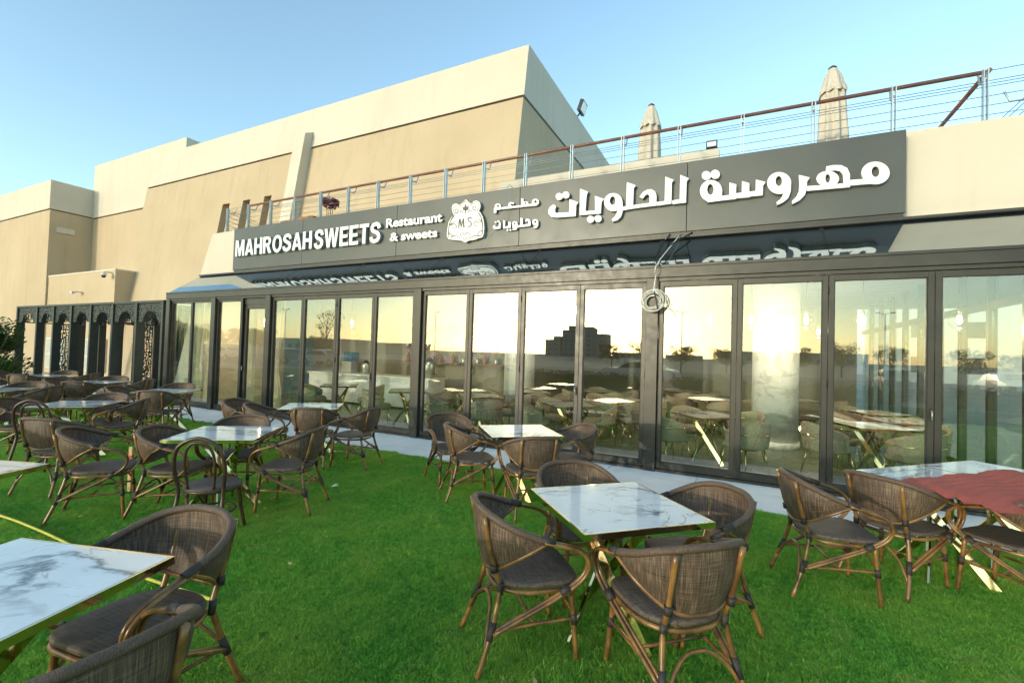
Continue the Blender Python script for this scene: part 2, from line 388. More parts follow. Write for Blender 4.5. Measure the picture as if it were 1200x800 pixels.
LETTERS = {'big_arabic':[[('R',[(1.748,4.194),(1.743,4.155),(1.728,4.121),(1.705,4.092),(1.673,4.072),(1.637,4.062),(1.597,4.062),(1.557,4.073),(1.52,4.094),(1.487,4.123),(1.462,4.159),(1.446,4.199),(1.44,4.24),(1.445,4.28),(1.461,4.316),(1.485,4.344),(1.517,4.364),(1.554,4.373),(1.594,4.372),(1.634,4.361),(1.671,4.339),(1.703,4.31),(1.727,4.274),(1.742,4.235)],[(1.638,4.228),(1.637,4.209),(1.632,4.192),(1.626,4.178),(1.617,4.168),(1.607,4.162),(1.596,4.161),(1.585,4.165),(1.575,4.174),(1.566,4.187),(1.559,4.203),(1.555,4.221),(1.553,4.24),(1.555,4.259),(1.559,4.276),(1.565,4.29),(1.574,4.3),(1.584,4.306),(1.595,4.307),(1.606,4.303),(1.616,4.294),(1.625,4.281),(1.632,4.265),(1.636,4.247)]),('P',[(1.308,4.161),(1.496,4.152),(1.545,4.086),(1.545,4.076),(1.313,4.084)])],[('P',[(1.041,4.391),(1.124,4.398),(1.215,4.383),(1.283,4.331),(1.314,4.239),(1.315,4.084),(1.316,4.061),(0.817,4.075),(0.808,4.143),(1.241,4.124),(1.233,4.244),(1.202,4.298),(1.145,4.319),(1.036,4.326)]),('R',[(1.191,4.195),(1.187,4.167),(1.174,4.143),(1.154,4.123),(1.127,4.109),(1.095,4.102),(1.061,4.103),(1.026,4.112),(0.994,4.127),(0.966,4.149),(0.944,4.175),(0.931,4.204),(0.926,4.233),(0.93,4.262),(0.943,4.287),(0.964,4.307),(0.992,4.32),(1.024,4.326),(1.058,4.325),(1.093,4.316),(1.125,4.3),(1.152,4.279),(1.173,4.253),(1.186,4.224)],[(1.087,4.215),(1.086,4.2),(1.083,4.186),(1.079,4.174),(1.074,4.165),(1.067,4.16),(1.06,4.159),(1.053,4.162),(1.047,4.169),(1.041,4.179),(1.037,4.192),(1.034,4.207),(1.033,4.223),(1.033,4.239),(1.036,4.253),(1.04,4.265),(1.045,4.274),(1.052,4.279),(1.059,4.28),(1.066,4.277),(1.072,4.27),(1.078,4.259),(1.083,4.246),(1.085,4.231)])],[('P',[(0.713,4.321),(0.849,4.262),(0.815,4.211),(0.812,4.106),(0.792,4.022),(0.733,3.953),(0.642,3.907),(0.632,3.949),(0.688,4.01),(0.716,4.078),(0.721,4.16)])],[('R',[(0.622,4.215),(0.618,4.174),(0.603,4.137),(0.58,4.107),(0.549,4.085),(0.513,4.074),(0.473,4.073),(0.433,4.084),(0.396,4.105),(0.364,4.135),(0.338,4.172),(0.322,4.214),(0.316,4.257),(0.321,4.299),(0.336,4.337),(0.36,4.367),(0.392,4.388),(0.429,4.399),(0.469,4.399),(0.508,4.387),(0.545,4.365),(0.577,4.335),(0.601,4.298),(0.617,4.257)],[(0.506,4.26),(0.505,4.241),(0.501,4.224),(0.495,4.209),(0.487,4.199),(0.477,4.193),(0.467,4.192),(0.456,4.196),(0.447,4.204),(0.438,4.217),(0.431,4.233),(0.427,4.252),(0.425,4.271),(0.426,4.29),(0.43,4.307),(0.436,4.321),(0.445,4.332),(0.454,4.338),(0.465,4.339),(0.475,4.335),(0.485,4.326),(0.494,4.313),(0.5,4.297),(0.505,4.279)]),('P',[(0.528,4.134),(0.62,4.186),(0.617,4.091),(0.586,3.997),(0.526,3.947),(0.449,3.914),(0.439,3.957),(0.486,3.993),(0.516,4.044),(0.524,4.088)])],[('P',[(0.169,4.329),(0.295,4.276),(0.266,4.222),(0.262,4.082),(0.098,4.084),(0.087,4.072),(-0.085,4.083),(-0.097,4.071),(-0.318,4.07),(-0.344,4.14),(-0.186,4.144),(-0.187,4.336),(-0.091,4.292),(-0.094,4.157),(-0.017,4.158),(-0.015,4.333),(0.083,4.287),(0.085,4.158),(0.167,4.161)])],[('R',[(-0.283,4.22),(-0.288,4.176),(-0.303,4.137),(-0.327,4.105),(-0.359,4.082),(-0.397,4.069),(-0.438,4.068),(-0.48,4.079),(-0.519,4.101),(-0.553,4.133),(-0.579,4.172),(-0.596,4.216),(-0.603,4.262),(-0.598,4.306),(-0.583,4.346),(-0.557,4.379),(-0.524,4.402),(-0.486,4.413),(-0.445,4.413),(-0.403,4.402),(-0.365,4.379),(-0.332,4.347),(-0.306,4.308),(-0.29,4.265)],[(-0.406,4.258),(-0.408,4.237),(-0.412,4.217),(-0.419,4.201),(-0.428,4.189),(-0.439,4.182),(-0.45,4.181),(-0.462,4.185),(-0.473,4.195),(-0.483,4.209),(-0.491,4.228),(-0.496,4.248),(-0.498,4.27),(-0.497,4.292),(-0.492,4.311),(-0.485,4.328),(-0.476,4.34),(-0.465,4.347),(-0.454,4.348),(-0.442,4.343),(-0.43,4.334),(-0.421,4.319),(-0.413,4.301),(-0.408,4.28)]),('P',[(-0.47,4.161),(-0.292,4.27),(-0.281,4.071),(-0.494,4.069)]),('P',[(-0.448,4.481),(-0.453,4.454),(-0.467,4.432),(-0.488,4.419),(-0.513,4.418),(-0.539,4.427),(-0.561,4.446),(-0.576,4.471),(-0.581,4.5),(-0.577,4.527),(-0.563,4.549),(-0.541,4.562),(-0.516,4.563),(-0.49,4.554),(-0.469,4.535),(-0.454,4.509)]),('P',[(-0.323,4.482),(-0.327,4.455),(-0.341,4.433),(-0.362,4.421),(-0.387,4.419),(-0.412,4.428),(-0.434,4.447),(-0.448,4.472),(-0.454,4.501),(-0.449,4.528),(-0.435,4.549),(-0.414,4.562),(-0.389,4.564),(-0.364,4.554),(-0.343,4.535),(-0.328,4.51)])],[('P',[(-0.899,4.558),(-0.768,4.484),(-0.801,4.435),(-0.803,4.101),(-1.004,4.1),(-1.014,4.161),(-0.9,4.165)])],[('P',[(-1.127,4.562),(-0.995,4.492),(-1.024,4.448),(-1.024,4.111),(-1.246,4.103),(-1.256,4.162),(-1.13,4.166)])],[('P',[(-1.532,4.285),(-1.473,4.359),(-1.41,4.388),(-1.342,4.386),(-1.285,4.346),(-1.259,4.279),(-1.255,4.106),(-1.629,4.1),(-1.645,4.156),(-1.366,4.164),(-1.369,4.27),(-1.39,4.31),(-1.426,4.305),(-1.48,4.246)])],[('P',[(-1.744,4.56),(-1.594,4.484),(-1.628,4.436),(-1.632,4.1),(-1.823,4.086),(-1.836,4.145),(-1.748,4.154)])],[('R',[(-1.81,4.229),(-1.814,4.189),(-1.828,4.154),(-1.852,4.125),(-1.884,4.104),(-1.922,4.092),(-1.963,4.092),(-2.004,4.101),(-2.043,4.121),(-2.076,4.15),(-2.103,4.186),(-2.12,4.225),(-2.126,4.267),(-2.122,4.307),(-2.107,4.343),(-2.082,4.372),(-2.05,4.393),(-2.012,4.404),(-1.971,4.404),(-1.929,4.393),(-1.891,4.373),(-1.858,4.344),(-1.832,4.309),(-1.816,4.269)],[(-1.928,4.267),(-1.929,4.249),(-1.934,4.232),(-1.941,4.217),(-1.951,4.207),(-1.962,4.201),(-1.975,4.2),(-1.988,4.204),(-2.0,4.213),(-2.01,4.226),(-2.018,4.242),(-2.024,4.26),(-2.026,4.279),(-2.025,4.298),(-2.02,4.315),(-2.013,4.329),(-2.003,4.34),(-1.991,4.346),(-1.979,4.347),(-1.966,4.342),(-1.954,4.334),(-1.944,4.321),(-1.936,4.305),(-1.93,4.286)]),('P',[(-1.897,4.171),(-1.807,4.233),(-1.805,4.064),(-1.832,3.983),(-1.886,3.933),(-1.97,3.917),(-1.986,3.958),(-1.929,4.005),(-1.901,4.063)])],[('P',[(-2.563,4.561),(-2.412,4.486),(-2.438,4.434),(-2.454,4.149),(-2.28,4.142),(-2.29,4.398),(-2.128,4.324),(-2.169,4.272),(-2.179,4.076),(-2.558,4.09)]),('P',[(-2.294,3.99),(-2.298,3.966),(-2.311,3.948),(-2.332,3.936),(-2.356,3.934),(-2.38,3.941),(-2.401,3.957),(-2.416,3.978),(-2.421,4.003),(-2.417,4.026),(-2.404,4.045),(-2.383,4.056),(-2.359,4.059),(-2.335,4.051),(-2.314,4.036),(-2.299,4.014)]),('P',[(-2.161,3.988),(-2.165,3.965),(-2.178,3.947),(-2.198,3.935),(-2.222,3.933),(-2.246,3.94),(-2.267,3.956),(-2.281,3.977),(-2.287,4.001),(-2.283,4.025),(-2.269,4.043),(-2.249,4.054),(-2.225,4.057),(-2.201,4.049),(-2.181,4.034),(-2.167,4.012)])],[('P',[(-3.054,4.34),(-3.0,4.295),(-3.023,4.238),(-3.01,4.177),(-2.752,4.164),(-2.753,4.398),(-2.588,4.32),(-2.623,4.271),(-2.628,4.08),(-2.997,4.093),(-3.094,4.119),(-3.148,4.182),(-3.15,4.252),(-3.119,4.303)]),('P',[(-2.881,4.46),(-2.885,4.436),(-2.899,4.417),(-2.921,4.406),(-2.947,4.404),(-2.973,4.412),(-2.995,4.429),(-3.011,4.452),(-3.017,4.477),(-3.012,4.501),(-2.998,4.521),(-2.976,4.532),(-2.95,4.533),(-2.924,4.525),(-2.902,4.508),(-2.886,4.485)]),('P',[(-2.755,4.47),(-2.76,4.446),(-2.773,4.427),(-2.795,4.416),(-2.82,4.414),(-2.846,4.422),(-2.868,4.439),(-2.884,4.462),(-2.889,4.487),(-2.885,4.511),(-2.871,4.53),(-2.85,4.541),(-2.824,4.542),(-2.798,4.534),(-2.776,4.518),(-2.761,4.495)])]],'small_arabic':[[('R',[(-3.348,4.42),(-3.35,4.404),(-3.357,4.39),(-3.368,4.378),(-3.383,4.37),(-3.4,4.365),(-3.418,4.365),(-3.437,4.37),(-3.455,4.378),(-3.47,4.39),(-3.482,4.405),(-3.49,4.421),(-3.493,4.438),(-3.491,4.454),(-3.484,4.468),(-3.473,4.48),(-3.458,4.488),(-3.441,4.493),(-3.422,4.492),(-3.404,4.488),(-3.386,4.479),(-3.371,4.468),(-3.359,4.453),(-3.351,4.437)],[(-3.393,4.435),(-3.394,4.429),(-3.396,4.424),(-3.4,4.42),(-3.405,4.417),(-3.41,4.416),(-3.416,4.416),(-3.423,4.417),(-3.429,4.42),(-3.434,4.424),(-3.438,4.429),(-3.44,4.435),(-3.441,4.441),(-3.441,4.447),(-3.438,4.452),(-3.435,4.456),(-3.43,4.459),(-3.424,4.46),(-3.418,4.46),(-3.412,4.459),(-3.406,4.456),(-3.401,4.452),(-3.397,4.447),(-3.394,4.441)]),('P',[(-3.654,4.412),(-3.454,4.408),(-3.385,4.39),(-3.387,4.362),(-3.644,4.366)])],[('P',[(-3.714,4.538),(-3.666,4.523),(-3.663,4.41),(-3.661,4.368),(-3.893,4.372),(-3.897,4.412),(-3.71,4.409)]),('R',[(-3.564,4.427),(-3.565,4.417),(-3.57,4.409),(-3.579,4.402),(-3.59,4.397),(-3.604,4.395),(-3.618,4.395),(-3.633,4.398),(-3.647,4.404),(-3.658,4.411),(-3.668,4.42),(-3.674,4.43),(-3.676,4.44),(-3.674,4.45),(-3.669,4.459),(-3.66,4.466),(-3.649,4.47),(-3.635,4.473),(-3.621,4.472),(-3.606,4.469),(-3.593,4.464),(-3.581,4.456),(-3.572,4.447),(-3.566,4.437)],[(-3.602,4.432),(-3.603,4.428),(-3.605,4.425),(-3.608,4.422),(-3.613,4.42),(-3.618,4.42),(-3.624,4.42),(-3.63,4.421),(-3.636,4.423),(-3.641,4.426),(-3.644,4.429),(-3.647,4.433),(-3.648,4.437),(-3.647,4.441),(-3.645,4.444),(-3.641,4.446),(-3.637,4.448),(-3.631,4.449),(-3.625,4.449),(-3.619,4.448),(-3.614,4.445),(-3.609,4.443),(-3.605,4.439),(-3.603,4.435)])],[('P',[(-3.985,4.442),(-3.983,4.474),(-3.942,4.495),(-3.887,4.482),(-3.86,4.462),(-3.873,4.445),(-3.923,4.46),(-3.94,4.446),(-3.899,4.412),(-3.898,4.37),(-4.148,4.378),(-4.149,4.418),(-3.985,4.419)])],[('R',[(-4.143,4.434),(-4.144,4.42),(-4.151,4.407),(-4.161,4.396),(-4.174,4.389),(-4.19,4.385),(-4.208,4.385),(-4.225,4.389),(-4.242,4.397),(-4.256,4.407),(-4.267,4.42),(-4.274,4.435),(-4.277,4.449),(-4.275,4.464),(-4.269,4.477),(-4.259,4.487),(-4.245,4.494),(-4.229,4.498),(-4.212,4.498),(-4.194,4.494),(-4.178,4.486),(-4.164,4.476),(-4.153,4.463),(-4.145,4.449)],[(-4.184,4.445),(-4.184,4.44),(-4.186,4.436),(-4.19,4.432),(-4.194,4.429),(-4.2,4.428),(-4.205,4.428),(-4.211,4.429),(-4.217,4.432),(-4.221,4.436),(-4.225,4.44),(-4.228,4.445),(-4.229,4.45),(-4.228,4.455),(-4.226,4.46),(-4.222,4.464),(-4.218,4.466),(-4.213,4.468),(-4.207,4.468),(-4.201,4.466),(-4.196,4.464),(-4.191,4.46),(-4.187,4.455),(-4.185,4.45)]),('P',[(-4.295,4.418),(-4.261,4.428),(-4.149,4.408),(-4.152,4.372),(-4.233,4.375),(-4.239,4.319),(-4.28,4.317),(-4.295,4.337)])],[('R',[(-3.35,4.048),(-3.352,4.033),(-3.357,4.019),(-3.367,4.008),(-3.379,4.0),(-3.394,3.995),(-3.41,3.994),(-3.426,3.998),(-3.441,4.006),(-3.454,4.016),(-3.464,4.03),(-3.471,4.045),(-3.474,4.061),(-3.472,4.076),(-3.466,4.09),(-3.457,4.102),(-3.444,4.11),(-3.43,4.115),(-3.414,4.115),(-3.398,4.111),(-3.383,4.104),(-3.37,4.093),(-3.359,4.079),(-3.353,4.064)],[(-3.388,4.059),(-3.389,4.053),(-3.39,4.049),(-3.394,4.045),(-3.398,4.042),(-3.403,4.04),(-3.408,4.04),(-3.413,4.041),(-3.418,4.044),(-3.423,4.048),(-3.426,4.052),(-3.428,4.057),(-3.429,4.063),(-3.429,4.068),(-3.427,4.073),(-3.424,4.077),(-3.419,4.08),(-3.415,4.081),(-3.409,4.081),(-3.404,4.08),(-3.399,4.077),(-3.394,4.074),(-3.391,4.069),(-3.389,4.064)]),('P',[(-3.391,4.04),(-3.351,4.06),(-3.352,3.989),(-3.379,3.951),(-3.439,3.947),(-3.443,3.972),(-3.396,3.984)])],[('P',[(-3.626,4.103),(-3.592,4.137),(-3.549,4.132),(-3.509,4.091),(-3.503,3.997),(-3.658,3.993),(-3.719,3.993),(-3.879,3.992),(-3.884,4.031),(-3.717,4.031),(-3.72,4.169),(-3.668,4.154),(-3.664,4.035),(-3.553,4.037),(-3.557,4.082),(-3.572,4.098),(-3.599,4.08)])],[('R',[(-3.775,4.062),(-3.776,4.05),(-3.782,4.039),(-3.79,4.03),(-3.802,4.023),(-3.815,4.02),(-3.83,4.019),(-3.845,4.022),(-3.859,4.029),(-3.871,4.038),(-3.881,4.048),(-3.887,4.061),(-3.889,4.074),(-3.888,4.086),(-3.883,4.097),(-3.874,4.106),(-3.862,4.113),(-3.848,4.116),(-3.834,4.117),(-3.819,4.113),(-3.805,4.107),(-3.793,4.098),(-3.783,4.087),(-3.777,4.075)],[(-3.812,4.072),(-3.813,4.068),(-3.815,4.064),(-3.818,4.06),(-3.822,4.058),(-3.826,4.057),(-3.832,4.057),(-3.837,4.058),(-3.841,4.06),(-3.846,4.063),(-3.849,4.067),(-3.851,4.072),(-3.852,4.076),(-3.851,4.081),(-3.85,4.085),(-3.847,4.088),(-3.843,4.091),(-3.838,4.092),(-3.833,4.092),(-3.828,4.091),(-3.823,4.089),(-3.819,4.086),(-3.815,4.082),(-3.813,4.077)]),('P',[(-3.81,4.05),(-3.771,4.062),(-3.773,3.998),(-3.798,3.952),(-3.878,3.95),(-3.879,3.975),(-3.826,3.987)])],[('P',[(-4.085,4.167),(-4.039,4.15),(-4.041,4.04),(-3.968,4.039),(-3.971,4.122),(-3.92,4.109),(-3.919,3.999),(-4.079,4.001)]),('P',[(-3.962,3.964),(-3.963,3.956),(-3.967,3.951),(-3.974,3.947),(-3.983,3.946),(-3.991,3.948),(-3.998,3.953),(-4.003,3.96),(-4.005,3.968),(-4.004,3.975),(-3.999,3.981),(-3.992,3.985),(-3.984,3.985),(-3.976,3.983),(-3.968,3.978),(-3.963,3.971)]),('P',[(-3.902,3.958),(-3.903,3.951),(-3.908,3.945),(-3.915,3.941),(-3.923,3.941),(-3.931,3.943),(-3.938,3.948),(-3.943,3.955),(-3.945,3.962),(-3.944,3.97),(-3.939,3.975),(-3.932,3.979),(-3.924,3.98),(-3.916,3.977),(-3.909,3.973),(-3.904,3.966)])],[('P',[(-4.286,4.08),(-4.257,4.094),(-4.248,4.051),(-4.177,4.05),(-4.176,4.135),(-4.13,4.124),(-4.135,4.009),(-4.246,4.002),(-4.295,4.018),(-4.304,4.052)]),('P',[(-4.221,4.136),(-4.222,4.129),(-4.227,4.123),(-4.234,4.119),(-4.243,4.119),(-4.251,4.121),(-4.259,4.126),(-4.264,4.133),(-4.266,4.141),(-4.264,4.148),(-4.26,4.154),(-4.253,4.158),(-4.244,4.158),(-4.236,4.156),(-4.228,4.151),(-4.223,4.144)]),('P',[(-4.162,4.147),(-4.163,4.139),(-4.168,4.133),(-4.175,4.13),(-4.184,4.129),(-4.192,4.131),(-4.2,4.136),(-4.205,4.143),(-4.207,4.151),(-4.205,4.159),(-4.201,4.165),(-4.194,4.168),(-4.185,4.169),(-4.176,4.166),(-4.169,4.161),(-4.164,4.154)])]],'crest':[[('P',[(-4.927,4.659),(-4.865,4.605),(-4.794,4.554),(-4.746,4.599),(-4.678,4.608),(-4.619,4.575),(-4.584,4.52),(-4.585,4.453),(-4.618,4.398),(-4.571,4.339),(-4.53,4.271),(-4.498,4.167),(-4.482,4.049),(-4.489,3.933),(-4.521,3.869),(-4.592,3.861),(-4.698,3.833),(-4.816,3.83),(-4.909,3.796),(-5.005,3.842),(-5.159,3.868),(-5.304,3.898),(-5.352,3.957),(-5.349,4.096),(-5.318,4.25),(-5.263,4.331),(-5.195,4.373),(-5.235,4.441),(-5.259,4.531),(-5.233,4.592),(-5.157,4.606),(-5.068,4.56),(-4.989,4.608)])]],'crest_marks':[[('P',[(-5.073,4.274),(-5.033,4.276),(-5.011,4.151),(-4.98,4.276),(-4.952,4.278),(-4.938,4.118),(-4.922,4.113),(-4.921,4.104),(-4.981,4.103),(-4.982,4.112),(-4.966,4.114),(-4.976,4.229),(-5.012,4.106),(-5.02,4.107),(-5.055,4.234),(-5.059,4.117),(-5.046,4.113),(-5.046,4.102),(-5.095,4.102),(-5.095,4.111),(-5.079,4.114)]),('P',[(-4.767,4.257),(-4.782,4.287),(-4.826,4.297),(-4.868,4.283),(-4.872,4.239),(-4.842,4.207),(-4.808,4.187),(-4.789,4.164),(-4.791,4.134),(-4.816,4.117),(-4.845,4.117),(-4.865,4.128),(-4.875,4.111),(-4.847,4.097),(-4.805,4.097),(-4.768,4.122),(-4.765,4.166),(-4.792,4.202),(-4.826,4.223),(-4.847,4.243),(-4.845,4.267),(-4.82,4.273),(-4.797,4.269),(-4.794,4.253)]),('P',[(-5.249,4.157),(-5.232,4.176),(-5.21,4.184),(-5.185,4.185),(-5.163,4.177),(-5.145,4.163),(-5.135,4.147),(-5.132,4.131),(-5.137,4.117),(-5.148,4.107),(-5.161,4.103),(-5.175,4.104),(-5.187,4.109),(-5.195,4.117),(-5.199,4.125),(-5.198,4.132),(-5.194,4.137),(-5.203,4.143),(-5.209,4.136),(-5.21,4.125),(-5.205,4.112),(-5.194,4.101),(-5.177,4.093),(-5.158,4.091),(-5.139,4.097),(-5.124,4.109),(-5.116,4.128),(-5.119,4.149),(-5.132,4.171),(-5.155,4.189),(-5.184,4.2),(-5.216,4.201),(-5.246,4.19),(-5.266,4.17)]),('P',[(-4.59,4.154),(-4.611,4.178),(-4.64,4.194),(-4.671,4.2),(-4.698,4.195),(-4.719,4.182),(-4.73,4.162),(-4.731,4.141),(-4.722,4.122),(-4.707,4.107),(-4.688,4.098),(-4.669,4.096),(-4.654,4.101),(-4.644,4.11),(-4.64,4.121),(-4.642,4.132),(-4.648,4.14),(-4.656,4.136),(-4.652,4.13),(-4.651,4.123),(-4.654,4.116),(-4.661,4.11),(-4.672,4.107),(-4.685,4.109),(-4.699,4.115),(-4.709,4.127),(-4.715,4.141),(-4.714,4.157),(-4.706,4.171),(-4.69,4.181),(-4.668,4.184),(-4.645,4.179),(-4.623,4.167),(-4.605,4.146)]),('P',[(-5.172,4.407),(-5.147,4.4),(-5.121,4.402),(-5.101,4.411),(-5.089,4.427),(-5.086,4.445),(-5.091,4.464),(-5.104,4.479),(-5.12,4.489),(-5.138,4.493),(-5.154,4.491),(-5.166,4.484),(-5.172,4.473),(-5.172,4.462),(-5.167,4.452),(-5.159,4.445),(-5.15,4.442),(-5.147,4.449),(-5.153,4.452),(-5.158,4.456),(-5.16,4.462),(-5.159,4.469),(-5.155,4.475),(-5.148,4.479),(-5.137,4.48),(-5.125,4.477),(-5.114,4.47),(-5.106,4.46),(-5.103,4.447),(-5.105,4.434),(-5.114,4.424),(-5.129,4.417),(-5.147,4.417),(-5.168,4.423)]),('P',[(-4.683,4.429),(-4.703,4.427),(-4.721,4.432),(-4.736,4.441),(-4.745,4.454),(-4.749,4.467),(-4.746,4.479),(-4.739,4.487),(-4.729,4.492),(-4.718,4.492),(-4.708,4.489),(-4.7,4.483),(-4.695,4.476),(-4.694,4.469),(-4.696,4.464),(-4.7,4.461),(-4.706,4.459),(-4.702,4.451),(-4.694,4.452),(-4.687,4.458),(-4.683,4.467),(-4.684,4.478),(-4.69,4.489),(-4.702,4.498),(-4.718,4.504),(-4.735,4.504),(-4.75,4.498),(-4.761,4.486),(-4.765,4.469),(-4.761,4.45),(-4.748,4.432),(-4.727,4.418),(-4.703,4.411),(-4.679,4.412)]),('P',[(-5.207,4.365),(-5.266,4.301),(-5.304,4.216),(-5.32,4.111),(-5.309,3.987),(-5.247,3.936),(-5.24,3.942),(-5.297,3.989),(-5.305,4.109),(-5.288,4.21),(-5.25,4.291),(-5.19,4.353)]),('P',[(-4.619,4.344),(-4.567,4.256),(-4.539,4.137),(-4.522,4.019),(-4.532,3.922),(-4.568,3.901),(-4.561,3.894),(-4.521,3.917),(-4.508,4.018),(-4.523,4.137),(-4.55,4.259),(-4.602,4.35)]),('P',[(-5.24,3.931),(-5.143,3.949),(-5.04,3.891),(-4.927,3.865),(-4.926,3.874),(-5.036,3.901),(-5.141,3.963),(-5.247,3.948)]),('P',[(-4.564,3.906),(-4.683,3.923),(-4.8,3.881),(-4.917,3.873),(-4.915,3.864),(-4.795,3.87),(-4.68,3.909),(-4.565,3.889)]),('P',[(-4.924,3.948),(-4.931,3.966),(-4.946,3.983),(-4.965,3.993),(-4.985,3.998),(-5.004,3.996),(-5.02,3.989),(-5.029,3.977),(-5.033,3.964),(-5.03,3.951),(-5.023,3.939),(-5.012,3.931),(-5.0,3.927),(-4.988,3.927),(-4.979,3.93),(-4.973,3.936),(-4.971,3.942),(-4.98,3.945),(-4.982,3.941),(-4.986,3.938),(-4.991,3.937),(-4.998,3.937),(-5.005,3.94),(-5.012,3.946),(-5.016,3.953),(-5.017,3.962),(-5.015,3.97),(-5.008,3.977),(-4.998,3.982),(-4.985,3.983),(-4.971,3.979),(-4.958,3.972),(-4.948,3.96),(-4.943,3.945)]),('P',[(-4.896,3.949),(-4.892,3.964),(-4.883,3.973),(-4.87,3.979),(-4.857,3.98),(-4.844,3.977),(-4.834,3.97),(-4.826,3.962),(-4.823,3.953),(-4.823,3.945),(-4.827,3.938),(-4.833,3.934),(-4.84,3.932),(-4.847,3.933),(-4.853,3.935),(-4.857,3.939),(-4.859,3.943),(-4.868,3.941),(-4.865,3.935),(-4.859,3.928),(-4.849,3.923),(-4.838,3.921),(-4.826,3.923),(-4.816,3.93),(-4.81,3.94),(-4.808,3.953),(-4.813,3.967),(-4.823,3.979),(-4.838,3.99),(-4.857,3.995),(-4.877,3.994),(-4.895,3.987),(-4.909,3.973),(-4.915,3.956)]),('P',[(-5.313,4.016),(-5.251,3.987),(-5.206,3.925),(-5.197,3.929),(-5.24,3.996),(-5.304,4.03)]),('P',[(-4.536,4.011),(-4.592,3.98),(-4.646,3.916),(-4.638,3.91),(-4.581,3.97),(-4.524,3.996)]),('P',[(-5.052,4.406),(-5.01,4.436),(-4.971,4.384),(-4.962,4.388),(-5.007,4.448),(-5.065,4.42)]),('P',[(-4.772,4.405),(-4.831,4.445),(-4.871,4.395),(-4.863,4.389),(-4.827,4.432),(-4.784,4.393)]),('P',[(-4.91,4.38),(-4.92,4.492),(-4.93,4.493),(-4.93,4.382)]),('P',[(-5.276,4.171),(-5.23,4.218),(-5.151,4.229),(-5.154,4.238),(-5.239,4.23),(-5.292,4.184)]),('P',[(-4.54,4.178),(-4.613,4.235),(-4.694,4.234),(-4.693,4.225),(-4.618,4.224),(-4.552,4.166)]),('P',[(-4.983,4.453),(-4.998,4.535),(-4.961,4.496),(-4.928,4.578),(-4.893,4.497),(-4.851,4.535),(-4.859,4.446),(-4.914,4.428)]),('P',[(-4.929,4.626),(-4.864,4.575),(-4.792,4.523),(-4.738,4.568),(-4.677,4.575),(-4.642,4.552),(-4.621,4.519),(-4.622,4.464),(-4.655,4.402),(-4.605,4.33),(-4.564,4.265),(-4.532,4.17),(-4.518,4.052),(-4.522,3.945),(-4.55,3.897),(-4.54,3.892),(-4.511,3.942),(-4.507,4.051),(-4.521,4.17),(-4.554,4.267),(-4.595,4.334),(-4.643,4.401),(-4.611,4.46),(-4.609,4.519),(-4.633,4.558),(-4.677,4.586),(-4.745,4.578),(-4.794,4.533),(-4.857,4.582),(-4.922,4.633)]),('P',[(-4.935,4.634),(-4.992,4.584),(-5.068,4.54),(-5.156,4.581),(-5.216,4.569),(-5.236,4.523),(-5.212,4.446),(-5.172,4.371),(-5.235,4.318),(-5.29,4.24),(-5.322,4.091),(-5.325,3.963),(-5.298,3.919),(-5.287,3.923),(-5.313,3.963),(-5.309,4.089),(-5.278,4.236),(-5.225,4.31),(-5.16,4.368),(-5.2,4.448),(-5.224,4.521),(-5.207,4.561),(-5.157,4.571),(-5.066,4.529),(-4.984,4.576),(-4.925,4.626)])]]}
# ------------------------------------------------------------------ ground, lawn, path
def sheet(name, x0,x1,y0,y1,z, mat, nx=1, ny=1):
    b=MB(); b.v=[(x0+(x1-x0)*i/nx, y0+(y1-y0)*j/ny, z) for j in range(ny+1) for i in range(nx+1)]
    for j in range(ny):
        for i in range(nx):
            a=j*(nx+1)+i; b.face([a,a+1,a+nx+2,a+nx+1])
    return tag(b.build(name, mat), kind='structure')
sheet('ground', -1500,1500,-1500,1500,-0.06, M['sandground'])
sheet('lawn', -30,14,-9,5.752,-0.012, M['soil'])
path=empty('path'); path['kind']='structure'
pb=MB().box(-27.0,9,5.76,6.97,-0.055,-0.012).build('path_bed', M['asphalt'], path)
xx=-26.9; k=0
slab_cache={}
while xx<8.9:
    wd=1.2
    me=slab_cache.setdefault(wd, MB().bbox(0,wd-0.007,0,1.21,-0.05,0.0,0.003).mesh('slab',M['concrete']))
    link('slab', me, path, (xx,5.757,random.uniform(-0.0015,0.0015))); xx+=wd
sheet('road', -120,120,-42,-12.4,-0.05, M['asphalt'])

# grass blades: one mat of blades, scattered
def grass_patch(seed, n, size):
    rnd=random.Random(seed); b=MB()
    for i in range(n):
        x=rnd.uniform(-size,size); y=rnd.uniform(-size,size)
        h=rnd.uniform(0.014,0.036)*(1.35 if rnd.random()<.08 else 1); a=rnd.uniform(0,2*math.pi); wv=rnd.uniform(0.0014,0.0032)
        le=rnd.uniform(0.2,1.1)*h; la=rnd.uniform(0,2*math.pi)
        dx,dy=math.cos(a)*wv,math.sin(a)*wv; lx,ly=math.cos(la)*le,math.sin(la)*le
        k=len(b.v)
        b.v+=[(x-dx,y-dy,-0.004),(x+dx,y+dy,-0.004),(x+dx*0.8+lx*0.35,y+dy*0.8+ly*0.35,h*0.6),(x-dx*0.8+lx*0.35,y-dy*0.8+ly*0.35,h*0.6),(x+lx,y+ly,h)]
        b.face([k,k+1,k+2,k+3]); b.face([k+3,k+2,k+4])
    return b.mesh('grass_patch', M['grass'])
